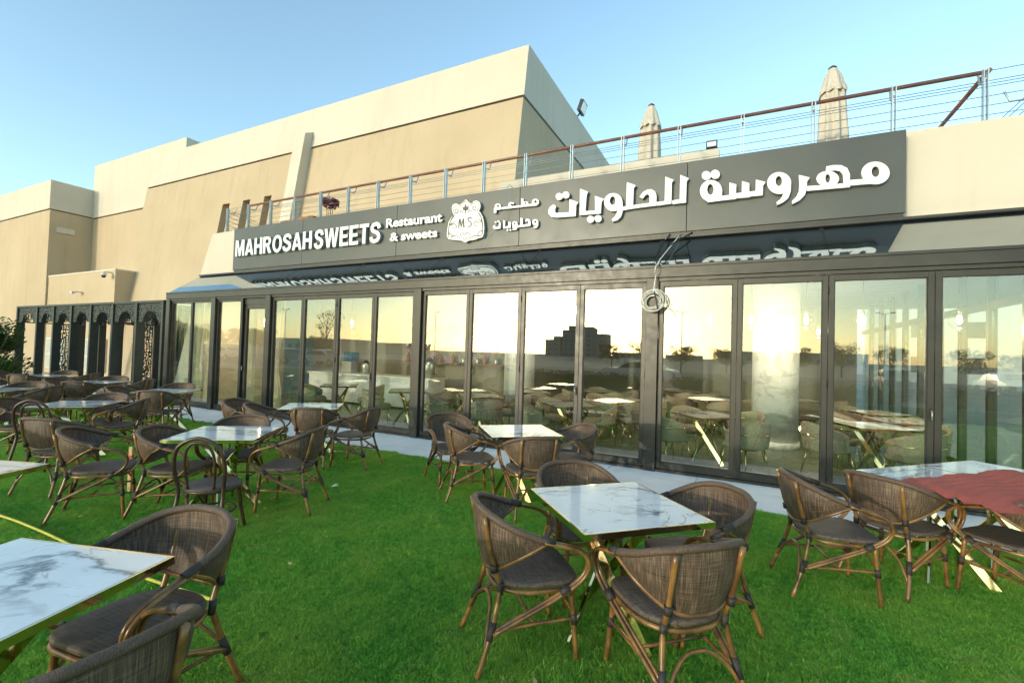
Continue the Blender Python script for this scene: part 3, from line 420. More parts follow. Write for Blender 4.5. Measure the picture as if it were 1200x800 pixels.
def scatter(name, me, pts, label):
    src=bpy.data.objects.new('grass_patch', me)
    pm=bpy.data.meshes.new(name); pm.from_pydata([p[:3] for p in pts],[],[])
    at=pm.attributes.new('rot','FLOAT','POINT'); at.data.foreach_set('value',[p[3] for p in pts])
    at=pm.attributes.new('scl','FLOAT','POINT'); at.data.foreach_set('value',[p[4] for p in pts])
    ob=link(name, pm); tag(ob, label, 'grass', kind='stuff')
    g=bpy.data.node_groups.new(name,'GeometryNodeTree')
    g.interface.new_socket('Geometry',in_out='INPUT',socket_type='NodeSocketGeometry'); g.interface.new_socket('Geometry',in_out='OUTPUT',socket_type='NodeSocketGeometry')
    N=g.nodes.new; gi=N('NodeGroupInput'); go=N('NodeGroupOutput'); ip=N('GeometryNodeInstanceOnPoints'); oi=N('GeometryNodeObjectInfo'); oi.inputs['Object'].default_value=src
    ar=N('GeometryNodeInputNamedAttribute'); ar.data_type='FLOAT'; ar.inputs['Name'].default_value='rot'
    sc=N('GeometryNodeInputNamedAttribute'); sc.data_type='FLOAT'; sc.inputs['Name'].default_value='scl'
    cx=N('ShaderNodeCombineXYZ'); g.links.new(ar.outputs[0],cx.inputs[2])
    cs=N('ShaderNodeCombineXYZ'); cs.inputs[0].default_value=1; cs.inputs[1].default_value=1; g.links.new(sc.outputs[0],cs.inputs[2])
    g.links.new(gi.outputs[0],ip.inputs['Points']); g.links.new(oi.outputs['Geometry'],ip.inputs['Instance'])
    g.links.new(cx.outputs[0],ip.inputs['Rotation']); g.links.new(cs.outputs[0],ip.inputs['Scale']); g.links.new(ip.outputs[0],go.inputs[0])
    md=ob.modifiers.new('scatter','NODES'); md.node_group=g
    return ob
rnd=random.Random(3); pts=[]
sp=0.19
for i in range(int(36/sp)):
    for j in range(int(9/sp)):
        x=-28+i*sp+rnd.uniform(-.05,.05); y=-3.2+j*sp+rnd.uniform(-.05,.05)
        if y>5.70: continue
        # keep what the camera and the glass can show
        if y< -0.3 and x<-9: continue
        if x< -10 and (i+j)%2: continue
        hm=1.0+0.22*math.sin(x*1.7+math.sin(y*2.1))*math.cos(y*1.3)
        pts.append((x,y,-0.010,rnd.uniform(0,6.28),hm*rnd.uniform(0.85,1.15)))
scatter('lawn_grass', grass_patch(5,2600,0.15), pts, 'short green turf covering the lawn around the tables')

# ------------------------------------------------------------------ mall building
mall=empty('mall_building',(-15,12,0),0,'large sand and cream plastered mall block with battered wall and flat parapets','building')
def rel(o):      # keep world coordinates under a moved parent
    o.matrix_parent_inverse = Matrix.Translation(o.parent.location).inverted(); return o
def MBW(b,name,mat,parent): return rel(b.build(name,mat,parent))
yb=lambda z: 10.125+0.15*z
# main battered front with slot openings
slots=[(-19.0,-18.52),(-17.68,-17.23),(-16.39,-15.97),(-15.12,-14.74)]
ZS0,ZS1=3.4,7.32
b=MB()
def q(x0,x1,z0,z1):
    k=len(b.v); b.v+=[(x0,yb(z0),z0),(x1,yb(z0),z0),(x1,yb(z1),z1),(x0,yb(z1),z1)]; b.face([k,k+1,k+2,k+3])
XL,XR=-25.35,-5.6; ZG=8.90
q(XL,-14.2,-0.05,ZS0); q(-14.2,XR,4.25,ZS1)  # lower parts
xs=[XL]+[v for s in slots for v in s]+[-14.2]
for i in range(0,len(xs),2): q(xs[i],xs[i+1],ZS0,ZS1)
q(XL,XR,ZS1,ZG-0.03)
dp=0.55
for x0,x1 in slots:
    k=len(b.v)
    P=[(x0,ZS0),(x1,ZS0),(x1,ZS1),(x0,ZS1)]
    b.v+=[(x,yb(z),z) for x,z in P]+[(x,yb(z)+dp,z) for x,z in P]
    for i in range(4): j=(i+1)%4; b.face([k+i,k+4+i,k+4+j,k+j])
k=len(b.v); b.v+=[(XL,yb(-.05),-0.05),(XL,yb(ZG),ZG-0.03),(XL,14,ZG-0.03),(XL,14,-0.05)]; b.face([k,k+1,k+2,k+3])
k=len(b.v); b.v+=[(XR,yb(4.25),4.25),(XR,21.4,4.25),(XR,21.4,ZG-0.03),(XR,yb(ZG-0.03),ZG-0.03)]; b.face([k,k+1,k+2,k+3])
MBW(b,'wall',M['sand'],mall)
for x0,x1 in slots:
    g=MB(); k=0; g.v=[(x0,yb(ZS0)+dp-.02,ZS0),(x1,yb(ZS0)+dp-.02,ZS0),(x1,yb(ZS1)+dp-.02,ZS1),(x0,yb(ZS1)+dp-.02,ZS1)]; g.face([0,1,2,3])
    MBW(g,'slot_window',M['wallin'],mall)
b=MB()   # recessed joint
b.v=[(XL+.03,yb(ZG-.05)+.05,ZG-.05),(XR-.03,yb(ZG-.05)+.05,ZG-.05),(XR-.03,yb(ZG+.05)+.05,ZG+.05),(XL+.03,yb(ZG+.05)+.05,ZG+.05),(XR-.03,21.3,ZG-.05),(XR-.03,21.3,ZG+.05)]
b.face([0,1,2,3]); b.face([1,4,5,2]); MBW(b,'joint',M['groove'],mall)
ZT=10.51; b=MB()
P0=[(XL,yb(ZG+.03)-.03,ZG+.03),(XR+.03,yb(ZG+.03)-.03,ZG+.03),(XR+.03,21.43,ZG+.03),(XL,21.43,ZG+.03)]
P1=[(XL,yb(ZT)-.03,ZT),(XR+.03,yb(ZT)-.03,ZT),(XR+.03,21.43,ZT),(XL,21.43,ZT)]
b.loft([P0,P1],closed=True,smooth=False,capt=True,capb=True); MBW(b,'parapet',M['cream'],mall)
# fin on the battered wall
b=MB(); f0,f1=-14.72,-14.18
zt=9.35; prof=[]
for z in (3.8,zt): prof.append(z)
b.v=[(f0,yb(3.8)-.36,3.8),(f1,yb(3.8)-.36,3.8),(f1,yb(3.8)+.1,3.8),(f0,yb(3.8)+.1,3.8),(f0,yb(zt)-.36,zt-.0),(f1,yb(zt)-.36,zt),(f1,yb(zt)+.1,zt+.22),(f0,yb(zt)+.1,zt+.22)]
for qd in ((0,3,2,1),(4,5,6,7),(0,1,5,4),(1,2,6,5),(2,3,7,6),(3,0,4,7)): b.face(qd)
MBW(b,'fin',M['cream'],mall)
# middle vertical part
def block(x0,x1,y0,y1,zg,zt,nm):
    MBW(MB().box(x0,x1,y0,y1,-0.05,zg-.03),'wall',M['sand'],mall)
    MBW(MB().box(x0+.04,x1-.04,y0+.05,y1-.05,zg-.032,zg+.032),'joint',M['groove'],mall)
    MBW(MB().box(x0-.02,x1+.02,y0-.03,y1+.03,zg+.03,zt),'parapet',M['cream'],mall)
block(-31.32,-22.75,11.72,20.0,8.13,11.0,'mid')
block(-70,-31.30,10.0,21.0,8.17,9.66,'left')
# low block in front
MBW(MB().box(-31.28,-24.62,10.08,11.9,-0.05,4.73),'annex_wall',M['sand'],mall)
MBW(MB().box(-31.28,-24.60,10.06,11.9,4.73,4.80),'annex_coping',M['cream'],mall)
for x0,x1 in ((-31.0,-30.38),(-29.92,-28.95),(-27.0,-26.2),(-25.7,-25.0)):
    wn=MBW(MB().box(x0,x1,10.02,10.09,0.2,1.68),'window',M['trimgrey'],mall)
    for z0,z1 in ((0.25,0.86),(0.92,1.62)):
        MBW(MB().box(x0+.06,x1-.06,10.012,10.03,z0,z1),'shutter',M['shutter'],wn).parent=wn
# window on the side wall facing the terrace
sw=MBW(MB().box(-5.62,-5.57,11.9,13.2,4.6,6.45),'window',M['black'],mall)
MBW(MB().box(-5.575,-5.555,12.0,13.1,4.7,6.35),'window_pane',M['blueglass'],mall)
# wall vent plate on the return face
MBW(MB().box(-31.30,-31.24,10.27,10.98,7.06,7.33),'vent_plate',M['cream'],mall)

def sec_cam(loc, label, dome=True):
    e=empty('security_camera',loc,0,label,'camera')
    MB().tube([(0,0.35,0.12),(0,0.02,0.12),(0,-.25,0.12),(0,-.3,0.05)],0.025,6).build('bracket',M['aluminium'],e)
    if dome:
        MB().lathe([(0.03,0.08),(0.10,0.05),(0.11,-0.03),(0.09,-0.05)],12,0,-.3).build('housing',M['trimgrey'],e)
        MB().lathe([(0.085,-.05),(0.075,-.11),(0.03,-.14)],12,0,-.3).build('dome',M['darkglass'],e)
    else:
        MB().box(-.16,.06,-.4,-.26,0.02,0.12).build('housing',M['trimgrey'],e)
    return e
sec_cam((-24.9,10.08,4.5),'white dome security camera on the annex wall above the pergola')
sec_cam((-27.6,10.08,3.72),'small white bullet camera low on the annex wall',False)
e=empty('floodlight',(-5.6,16.0,10.5),0,'grey floodlight standing on the parapet edge of the mall block','floodlight')
MB().tube([(0.05,0,0),(0.18,0,0.15)],0.03,6).build('bracket',M['black'],e)
MB().box(-.06,.06,-.26,.26,.1,.5,Matrix.Translation((.12,0,0))@Matrix.Rotation(R_(20),4,'Y')).build('housing',M['black'],e)
MB().box(.06,.07,-.22,.22,.14,.46,Matrix.Translation((.12,0,0))@Matrix.Rotation(R_(20),4,'Y')).build('lens',M['aluminium'],e)

# ------------------------------------------------------------------ terrace wall over the cafe
ter=empty('terrace_wall',(-5,8,0),0,'cream terrace parapet wall rising above the glass front','wall')
MBW(MB().prism([(-14.42,3.40),(-13.80,4.83),(6.5,4.83),(6.5,3.40)],7.9,8.25),'parapet_wall',M['cream'],ter)
MBW(MB().prism([(-15.6,-0.05),(-14.05,-0.05),(-14.05,3.40),(-14.42,3.40)],7.92,10.6),'end_wall',M['cream'],ter)
MBW(MB().box(-14.02,6.5,8.26,17.5,3.40,4.22),'terrace_floor',M['concrete'],ter)
MBW(MB().box(2.2,6.5,7.86,7.895,3.60,3.66),'flashing',M['cream'],ter)
pw=MBW(MB().box(-5.2,-.42,9.5,9.7,4.22,5.70),'inner_parapet',M['cream'],ter)
e=empty('floodlight',(-.56,9.6,5.70),0,'small grey floodlight on the inner terrace parapet behind the railing','floodlight')
MB().box(-.02,.02,-.02,.02,0,.05).build('bracket',M['black'],e)
MB().box(-.10,.10,-.05,.05,.05,.19).build('housing',M['black'],e); MB().box(-.08,.08,-.056,-.049,.07,.17).build('lens',M['aluminium'],e)

# railing
rail=empty('terrace_railing',(-5,8.1,4.83),0,'steel post and cable railing with red brown timber handrail along the terrace','railing')
YR=8.4; RX=[-13.94+ i*0.994 for i in range(18)]
def railpost(par, x, y, ang=0):
    b=MB()
    for s in (-1,1): b.box(-.035,.035,s*.022-.006,s*.022+.006,-0.61,.905)
    b2=b.mesh('post',M['steel']) if 'rp' not in M else M['rp']
    M['rp']=b2
    o=link('post',b2,par,(x+5,y-8.1,0),(0,0,R_(90)+ang))
    br=M.get('rb')
    if br is None: br=MB().tube([(0,0,.78),(0.01,.20,.80),(0.015,.26,.96)],.014,6).mesh('bracket',M['steel']); M['rb']=br
    bo=link('bracket',br,o,(0,0,0),(0,0,R_(-90)))
    return o
for x in RX: railpost(rail,x,YR)
for i in range(3): railpost(rail,3.75,YR+0.9+i*1.0,R_(90))
def addw(b,name,mat): return rel(b.build(name,mat,rail)) if False else b.build(name,mat,rail)
T=lambda p:(p[0]+5,p[1]-8.1,p[2]-4.83)
hl=[T((-13.3,YR+.26,5.825)),T((3.05,YR+.26,5.825))]
MB().tube(hl,.032,8).build('handrail',M['wood'],rail)
MB().tube([T((3.08,YR+.22,5.83)),T((3.08,YR+3.6,5.83))],.032,8).build('handrail',M['wood'],rail)
for z in (4.97,5.10,5.23,5.36,5.49,5.53,5.57,5.71):
    MB().tube([T((-13.94,YR,z)),T((3.75,YR,z))],.005,5).build('cable',M['cable'],rail)
for z in (4.97,5.10,5.23,5.36,5.50,5.62,5.70):
    MB().tube([T((3.75,YR,z)),T((3.75,YR+4,z))],.006,5).build('cable',M['cable'],rail)
    MB().tube([T((-13.94,YR,z)),T((-14.6,YR+1.6,z))],.008,5).build('cable',M['cable'],rail)

# folded parasols on the terrace
def parasol(loc,label,lean):
    e=empty('folded_parasol',loc,random.uniform(0,3),label,'parasol','folded parasols on the terrace')
    e.rotation_euler[0]=lean
    MB().lathe([(.3,0),(.3,.05),(.05,.07),(.04,.1)],16).build('base',M['concrete'],e)
    MB().tube([(0,0,.08),(0,0,2.86)],.025,8).build('pole',M['aluminium'],e)
    rows=[]
    n=48
    for z,r,am in ((1.0,.10,.3),(1.12,.17,.26),(1.5,.205,.24),(2.0,.19,.22),(2.35,.17,.2),(2.52,.16,.12)):
        ph=z*1.1
        rows.append([(r*(1+am*math.cos(8*a+ph*.5)+.05*math.sin(3*a+ph*4))*math.cos(a),r*(1+am*math.cos(8*a+ph*.5)+.05*math.sin(3*a+ph*4))*math.sin(a),z) for a in (2*math.pi*k/n for k in range(n))])
    MB().loft(rows,closed=True,capb=True,capt=True).build('canopy',M['canvas'],e)
    rows=[]
    for z,r,am in ((2.36,.205,.10),(2.40,.21,.10),(2.52,.17,.09),(2.68,.135,.06),(2.80,.085,.03),(2.84,.06,0)):
        rows.append([(r*(1+am*math.cos(8*a))*math.cos(a),r*(1+am*math.cos(8*a))*math.sin(a),z-(.025*math.cos(8*a) if z<2.38 else 0)) for a in (2*math.pi*k/n for k in range(n))])
    MB().loft(rows,closed=True,capt=True).build('vent_cap',M['canvas'],e)
    MB().lathe([(.065,2.83),(.07,2.86),(.02,2.90)],12).build('finial',M['dkrattan'],e)
parasol((-1.85,10,4.22),'closed beige canvas parasol on the terrace beside the mall block',R_(1))
parasol((1.49,10,4.22),'closed beige canvas parasol with a creased bulging canopy at the open end of the terrace',R_(-1))
# planters and things behind the railing at the far end
def planter(loc,sz,label):
    e=empty('planter_box',loc,0,label,'planter','timber planters on the terrace')
    w_,d_,h_=sz
    for i in range(5):
        z0=i*h_/5
        MB().box(-w_/2,w_/2,-d_/2,d_/2,z0,z0+h_/5-.012).build('plank',M['plank'],e)
    return e
planter((-12.9,8.95,4.22),(1.0,.4,1.0),'long timber planter box behind the end of the terrace railing')
planter((-11.8,9.0,4.22),(.5,.45,1.05),'square timber planter box behind the railing, next to the long one')
planter((-11.0,9.0,4.22),(.6,.45,1.08),'timber box with pale top edge behind the third railing bay')
planter((-9.9,9.1,4.22),(.7,.5,.98),'low timber box behind the railing beside the purple plant')
def leafball(b, c, r, n, size, rnd, squash=1.0):
    for i in range(n):
        while True:
            v=Vector((rnd.uniform(-1,1),rnd.uniform(-1,1),rnd.uniform(-1,1)))
            if .35<v.length<1: break
        p=Vector(c)+Vector((v.x*r,v.y*r,v.z*r*squash))
        a=Vector((rnd.gauss(0,1),rnd.gauss(0,1),rnd.gauss(0,1))).normalized(); t=a.orthogonal().normalized(); u=a.cross(t)
        s_=size*rnd.uniform(.6,1.4); k=len(b.v)
        b.v+=[tuple(p-t*s_),tuple(p+u*s_*.45),tuple(p+t*s_),tuple(p-u*s_*.45)]; b.face([k,k+1,k+2,k+3])
e=empty('potted_plant',(-10.0,8.75,4.22),0,'purple leaved potted plant on thin stems against the terrace railing','plant')
MB().lathe([(.14,0),(.18,.3),(.19,.32)],16).build('pot',M['plank'],e)
b=MB()
for i in range(5): b.tube([(0.03*i-.06,0,.3),(0.05*i-.1,.03*(i%3-1),1.25)],.009,5)
b.build('stem',M['bark'],e)
b=MB(); rr=random.Random(8); leafball(b,(0,0,1.32),.24,320,.05,rr,.6); b.build('foliage',M['purple'],e)

# ------------------------------------------------------------------ glass pavilion
pav=empty('glass_pavilion',(-5.4,6.9,0),0,'dark framed glass cafe front with folding doors and a sloping glass roof','building')
YF=6.9
POSTS=[-13.88,-11.84,-9.75,-5.45,-1.16,3.14]
def PW(b,name,mat,par=None): 
    o=b.build(name,mat,pav)
    o.location=(5.4,-6.9,0)
    if par is not None:
        o.parent=par; o.location=(0,0,0)
    return o
for i,x in enumerate(POSTS):
    hw=.085
    o=PW(MB().bbox(x-hw,x+hw,YF-.03,YF+.16,-0.01,2.80,.004),'post',M['frame'])
PW(MB().bbox(-13.97,3.23,YF-.035,YF+.17,2.803,2.95,.005),'header_beam',M['frame'])
PW(MB().bbox(-13.96,3.23,YF-.05,YF+.02,2.945,2.985,.004),'gutter_lip',M['frame'])
for i in range(len(POSTS)-1):
    PW(MB().box(POSTS[i]+.087,POSTS[i+1]-.087,YF-.005,YF+.13,-0.008,.035),'sill',M['frame'])
    PW(MB().box(POSTS[i]+.087,POSTS[i+1]-.087,YF-.005,YF+.13,2.755,2.80),'head_track',M['frame'])
def leaf(x0,x1,y,z0=.04,z1=2.75,fw=.062,hinge=None,handle=None,name='door_leaf',bot=.09):
    b=MB()
    b.bbox(x0,x0+fw,y,y+.06,z0,z1,.003); b.bbox(x1-fw,x1,y,y+.06,z0,z1,.003)
    b.box(x0+fw,x1-fw,y+.002,y+.058,z0,z0+bot); b.box(x0+fw,x1-fw,y+.002,y+.058,z1-fw-.01,z1)
    o=PW(b,name,M['frame'])
    g=MB(); 
    for (a0,a1,c0,c1) in ((x0+fw,x0+fw+.008,z0+bot,z1-fw-.01),(x1-fw-.008,x1-fw,z0+bot,z1-fw-.01),(x0+fw,x1-fw,z0+bot,z0+bot+.008),(x0+fw,x1-fw,z1-fw-.018,z1-fw-.01)):
        g.box(a0,a1,y+.012,y+.05,c0,c1)
    PW(g,'gasket',M['rubber'],o)
    PW(MB().box(x0+fw-.001,x1-fw+.001,y+.026,y+.034,z0+bot-.001,z1-fw-.009),'pane',M['glass'],o)
    if hinge is not None:
        for hz in (.22,1.38,2.55):
            PW(MB().tube([(hinge,y-.008,hz-.05),(hinge,y-.008,hz+.05)],.009,6),'hinge',M['black'],o)
    if handle is not None:
        PW(MB().box(handle-.012,handle+.012,y-.012,y,1.0,1.16),'handle',M['black'],o)
        PW(MB().tube([(handle,y-.02,1.12),(handle,y-.06,1.12),(handle,y-.06,1.02)],.008,6),'lever',M['aluminium'],o)
    return o
# bay 1: fixed, one mullion
leaf(POSTS[0]+.088,-12.86,YF+.03,fw=.04,name='fixed_panel'); leaf(-12.857,POSTS[1]-.088,YF+.03,fw=.04,name='fixed_panel')
# bay 2: fixed panel + entrance door set back
leaf(POSTS[1]+.088,-10.78,YF+.03,fw=.045,name='fixed_panel'); PW(MB().box(-10.777,-10.70,YF,YF+.13,.036,2.754),'jamb',M['black'])
leaf(-10.697,POSTS[2]-.088,YF+.06,z1=2.60,fw=.085,handle=-10.65,name='entrance_door'); PW(MB().box(-10.697,POSTS[2]-.088,YF+.05,YF+.12,2.603,2.754),'transom',M['frame'])
for i in (2,3,4):
    a,c=POSTS[i]+.088,POSTS[i+1]-.088; wl=(c-a)/4
    for k in range(4):
        leaf(a+k*wl+.002,a+(k+1)*wl-.002,YF+.03,hinge=(a+(k+1)*wl if k in(1,) else (a+.004 if k==0 else (c-.004 if k==3 else None))),handle=(a+(k+1)*wl-.035 if k==2 else None))
# beyond the right post
leaf(POSTS[5]+.088,4.2,YF+.03); leaf(4.204,5.3,YF+.03)
PW(MB().bbox(3.24,5.4,YF-.035,YF+.17,2.803,2.95,.005),'header_beam',M['frame'])
# sloping roof panes with glazing bars
y0,z0,y1,z1=YF-.02,2.965,7.70,3.560
xs=[-13.95,-11.85,-9.75,-7.6,-5.45,-3.3,-1.16,1.0,3.14,5.3]
for i in range(len(xs)-1):
    b=MB(); a,c=xs[i]+.004,xs[i+1]-.004
    b.v=[(a,y0,z0),(c,y0,z0),(c,y1,z1),(a,y1,z1),(a,y0+.006,z0-.010),(c,y0+.006,z0-.010),(c,y1+.006,z1-.010),(a,y1+.006,z1-.010)]
    for qd in ((0,1,2,3),(7,6,5,4),(0,4,5,1),(1,5,6,2),(2,6,7,3),(3,7,4,0)): b.face(qd)
    PW(b,'roof_pane',M['roofglass'])
    if i: PW(MB().bar((xs[i],y0+.05,z0-.03),(xs[i],y1-.03,z1-.045),.05,.05),'rafter',M['frame'])
    for fx in (.15,.55,.85):
        xx=a+(c-a)*fx; PW(MB().box(xx-.05,xx+.05,y0-.02,y0+.004,z0-.004,z0+.016),'clip',M['wirewhite'])
PW(MB().bbox(-13.95,5.3,7.66,7.888,3.563,3.600,.003),'top_flashing',M['frame'])
# left gable end (glass)
b=MB(); b.prism([(YF+.05,.03),(7.9,.03),(7.9,3.55),(YF+.05,2.93)],-13.90,-13.89,'X'); PW(b,'gable_pane',M['glass'])

# ------------------------------------------------------------------ sign
sign=empty('shop_sign',(-5.26,7.78,3.66),0,'long dark grey shop sign with raised white Latin and Arabic lettering above the glass roof','sign')
def SW(b,name,mat,par=None):
    o=b.build(name,mat,sign); o.location=(5.26,-7.78,-3.66)
    if par is not None: o.parent=par; o.location=(0,0,0)
    return o
edges=[-12.46,-9.72,-6.74,-3.77,-0.80,1.94]
for i in range(5):
    SW(MB().bbox(edges[i]+.003,edges[i+1]-.003,7.70,7.86,3.665,4.785,.004),'panel',M['sign'])
SW(MB().box(-12.44,1.92,7.72,7.858,3.613,3.662),'bottom_channel',M['frame'])
dj=0
for grp,shapes in LETTERS.items():
    for letter in shapes:
        b=MB()
        if grp=='crest_marks': ya,yb_=7.612,7.6195
        else: ya,yb_=7.62,7.699
        if grp=='small_arabic': ya=7.64
        for sh in letter:
            dj+=1; y_=ya-(dj%9)*0.0006
            if sh[0]=='R': b.ring(sh[1],sh[2],y_,yb_)
            else: b.prism(sh[1],y_,yb_)
        SW(b,{'crest':'crest_plate','crest_marks':'crest_ornament'}.get(grp,'letter'),M['mark'] if grp=='crest_marks' else M['white'])
def word(txt, x0,x1, z0,z1, dz, y, depth, off):
    """letters laid out by the font, scaled into the box x0..x1, z0..z1; dz = drift of the baseline"""
    cu=bpy.data.curves.new('t','FONT'); ob=bpy.data.objects.new('t',cu); C.objects.link(ob)
    def meas(s):
        cu.body=s; cu.offset=0; cu.extrude=0; bpy.context.view_layer.update()
        d=ob.evaluated_get(bpy.context.evaluated_depsgraph_get()); bb=[Vector(v) for v in d.bound_box]
        return min(v.x for v in bb),max(v.x for v in bb),min(v.y for v in bb),max(v.y for v in bb)
    a,c,lo,hi=meas(txt); base=meas('H') 
    sx=(x1-x0)/(c-a); sz=(z1-z0)/(base[3])
    pen=[]
    for i,ch in enumerate(txt):
        if ch==' ': pen.append(None); continue
        full=meas(txt[:i+1])[1]; mm=meas(ch); pen.append(full-mm[1])
    for i,ch in enumerate(txt):
        if ch==' ': continue
        cu.body=ch; cu.offset=off; cu.extrude=0.5; cu.resolution_u=4; bpy.context.view_layer.update()
        d=ob.evaluated_get(bpy.context.evaluated_depsgraph_get()); me=bpy.data.meshes.new_from_object(d)
        for v in me.vertices:
            x,y_,z_=v.co; v.co=(x0+(x+pen[i]-a)*sx, y+depth/2-z_*depth, z0+y_*sz+dz*((x+pen[i]-a)/(c-a)))
        me.materials.clear(); me.materials.append(M['white']); me.name='letter'
        o=link('letter',me,sign); o.location=(5.26,-7.78,-3.66)
    bpy.data.objects.remove(ob); bpy.data.curves.remove(cu)
BX=lambda a,b_,c,d:[(a,c),(b_,c),(b_,d),(a,d)]
def EL(cx,cy,rx,ry,n=28): return [(cx+rx*math.cos(2*math.pi*k/n),cy+ry*math.sin(2*math.pi*k/n)) for k in range(n)]
def strip(pts,hw):
    P=[Vector((a,b_,0)) for a,b_ in pts]; P=catmull(P,4); A=[];B=[]
    for k in range(len(P)):
        d=(P[min(k+1,len(P)-1)]-P[max(k-1,0)]).normalized(); A.append((P[k].x-d.y*hw,P[k].y+d.x*hw)); B.append((P[k].x+d.y*hw,P[k].y-d.x*hw))
    return A+B[::-1]
GLY={'M':(.80,[[(0,0),(0,1),(.24,1),(.4,.35),(.56,1),(.8,1),(.8,0),(.63,0),(.63,.72),(.47,0),(.33,0),(.17,.72),(.17,0)]]),
 'A':(.74,[[(0,0),(.26,1),(.372,1),(.372,.74),(.20,0)],[(.74,0),(.48,1),(.372,1),(.372,.74),(.54,0)],BX(.2,.54,.19,.36)]),
 'H':(.68,[BX(0,.2,0,1),BX(.48,.68,0,1),BX(.19,.49,.40,.60)]),
 'R':(.71,[BX(0,.2,0,1),[(.195,1),(.42,1),(.60,.93),(.66,.75),(.62,.57),(.52,.47),(.42,.43),(.195,.43),(.195,.60),(.40,.60),(.45,.64),(.465,.72),(.45,.79),(.40,.83),(.195,.83)],[(.28,.46),(.50,.47),(.71,0),(.48,0)]]),
 'O':(.78,[('R',EL(.39,.5,.39,.52),EL(.39,.5,.195,.34))]),
 'S':(.66,[strip([(.575,.70),(.54,.84),(.44,.915),(.30,.915),(.16,.85),(.115,.72),(.18,.61),(.33,.535),(.47,.46),(.555,.37),(.555,.25),(.48,.13),(.35,.085),(.2,.10),(.10,.18),(.075,.30)],.097)]),
 'W':(1.02,[[(0,1),(.2,1),(.295,.36),(.41,1),(.61,1),(.725,.36),(.82,1),(1.02,1),(.83,0),(.63,0),(.51,.66),(.39,0),(.19,0)]]),
 'E':(.60,[BX(0,.2,0,1),BX(.19,.60,0,.175),BX(.19,.55,.415,.585),BX(.19,.60,.825,1)]),
 'T':(.62,[BX(0,.62,.825,1),BX(.21,.41,0,.83)])}
def block_word(txt,x0,x1,z0,z1,y,depth):
    gap=.075; tot=sum(GLY[c][0]+gap for c in txt)-gap; s=(x1-x0)/tot; h=z1-z0; pen=0
    for c in txt:
        b=MB(); w_,shs=GLY[c]
        for k,sh in enumerate(shs):
            mp=lambda L:[(x0+(pen+p[0])*s, z0+p[1]*h) for p in L]
            if sh[0]=='R': b.ring(mp(sh[1]),mp(sh[2]),y-k*.0007,y+depth)
            else: b.prism(mp(sh),y-k*.0007,y+depth)
        SW(b,'letter',M['white']); pen+=w_+gap
block_word('MAHROSAH',-12.24,-9.29,4.005,4.435,7.62,.078)
block_word('SWEETS',-9.20,-7.13,3.985,4.435,7.62,.078)
word('Restaurant',-6.98,-5.51,4.30,4.48,-.01,7.64,.058,.034)
word('& sweets',-6.86,-5.62,3.99,4.16,-.01,7.64,.058,.034)

for o in sign.children:
    if o.name.startswith('letter') or o.name.startswith('crest_plate'):
        me=o.data; me.materials.append(M['shadeside'])
        for pgn in me.polygons:
            if abs(pgn.normal.y)<.6: pgn.material_index=1  # side faces take the painted shade colour
# loose cable and coil hung on the post
e=empty('cable_coil',(-1.13,6.85,2.45),0,'coil of off white cable hanging on the post below the sign','cable')
b=MB(); rr=random.Random(4)
for k in range(11):
    r=.115+rr.uniform(-.035,.045); ox,oz=rr.uniform(-.02,.02),rr.uniform(-.03,.03); oy=-.02-.0085*k-.012
    b.tube([(ox+r*1.05*math.cos(a),oy+.012*math.sin(2*a+k),oz+r*math.sin(a)) for a in (2*math.pi*i/28 for i in range(28))],.0062,6,closed=True)
b.build('coil',M['wirewhite'],e)
MB().tube([(.0,-.07,.12),(.02,-.05,.35),(.05,-.09,.54),(.25,.85,1.18)],.008,6,sub=6).build('feed_cable',M['wirewhite'],e)
MB().tube([(.045,-.088,.53),(.12,.35,.86),(.42,.86,1.19)],.010,6,sub=5).build('black_cable',M['rubber'],e)
MB().tube([(.03,-.088,.52),(.02,.35,.86),(.08,.86,1.19)],.010,6,sub=5).build('black_cable',M['rubber'],e)
MB().tube([(.05,-.1,-.06),(.16,-.1,-.06),(.24,-.09,-.14),(.26,-.09,-.2)],.006,6,sub=5).build('loose_end',M['wirewhite'],e)
MB().tube([(.02,-.12,.13),(.05,-.13,0),(.07,-.12,-.12)],.009,6,sub=4).build('tie',M['rubber'],e)
e=empty('loose_wire',(-4.0,7.65,4.7),0,'thin blue wire dangling across the shop sign','wire')
MB().tube([(0,.2,.15),(.02,-.06,.08),(-.03,-.06,-.45),(-.12,-.06,-.6),(-.42,-.06,-.78),(-.52,-.05,-1.0),(-.75,-.02,-1.06)],.004,5,sub=8).build('strand',M['wireblue'],e)

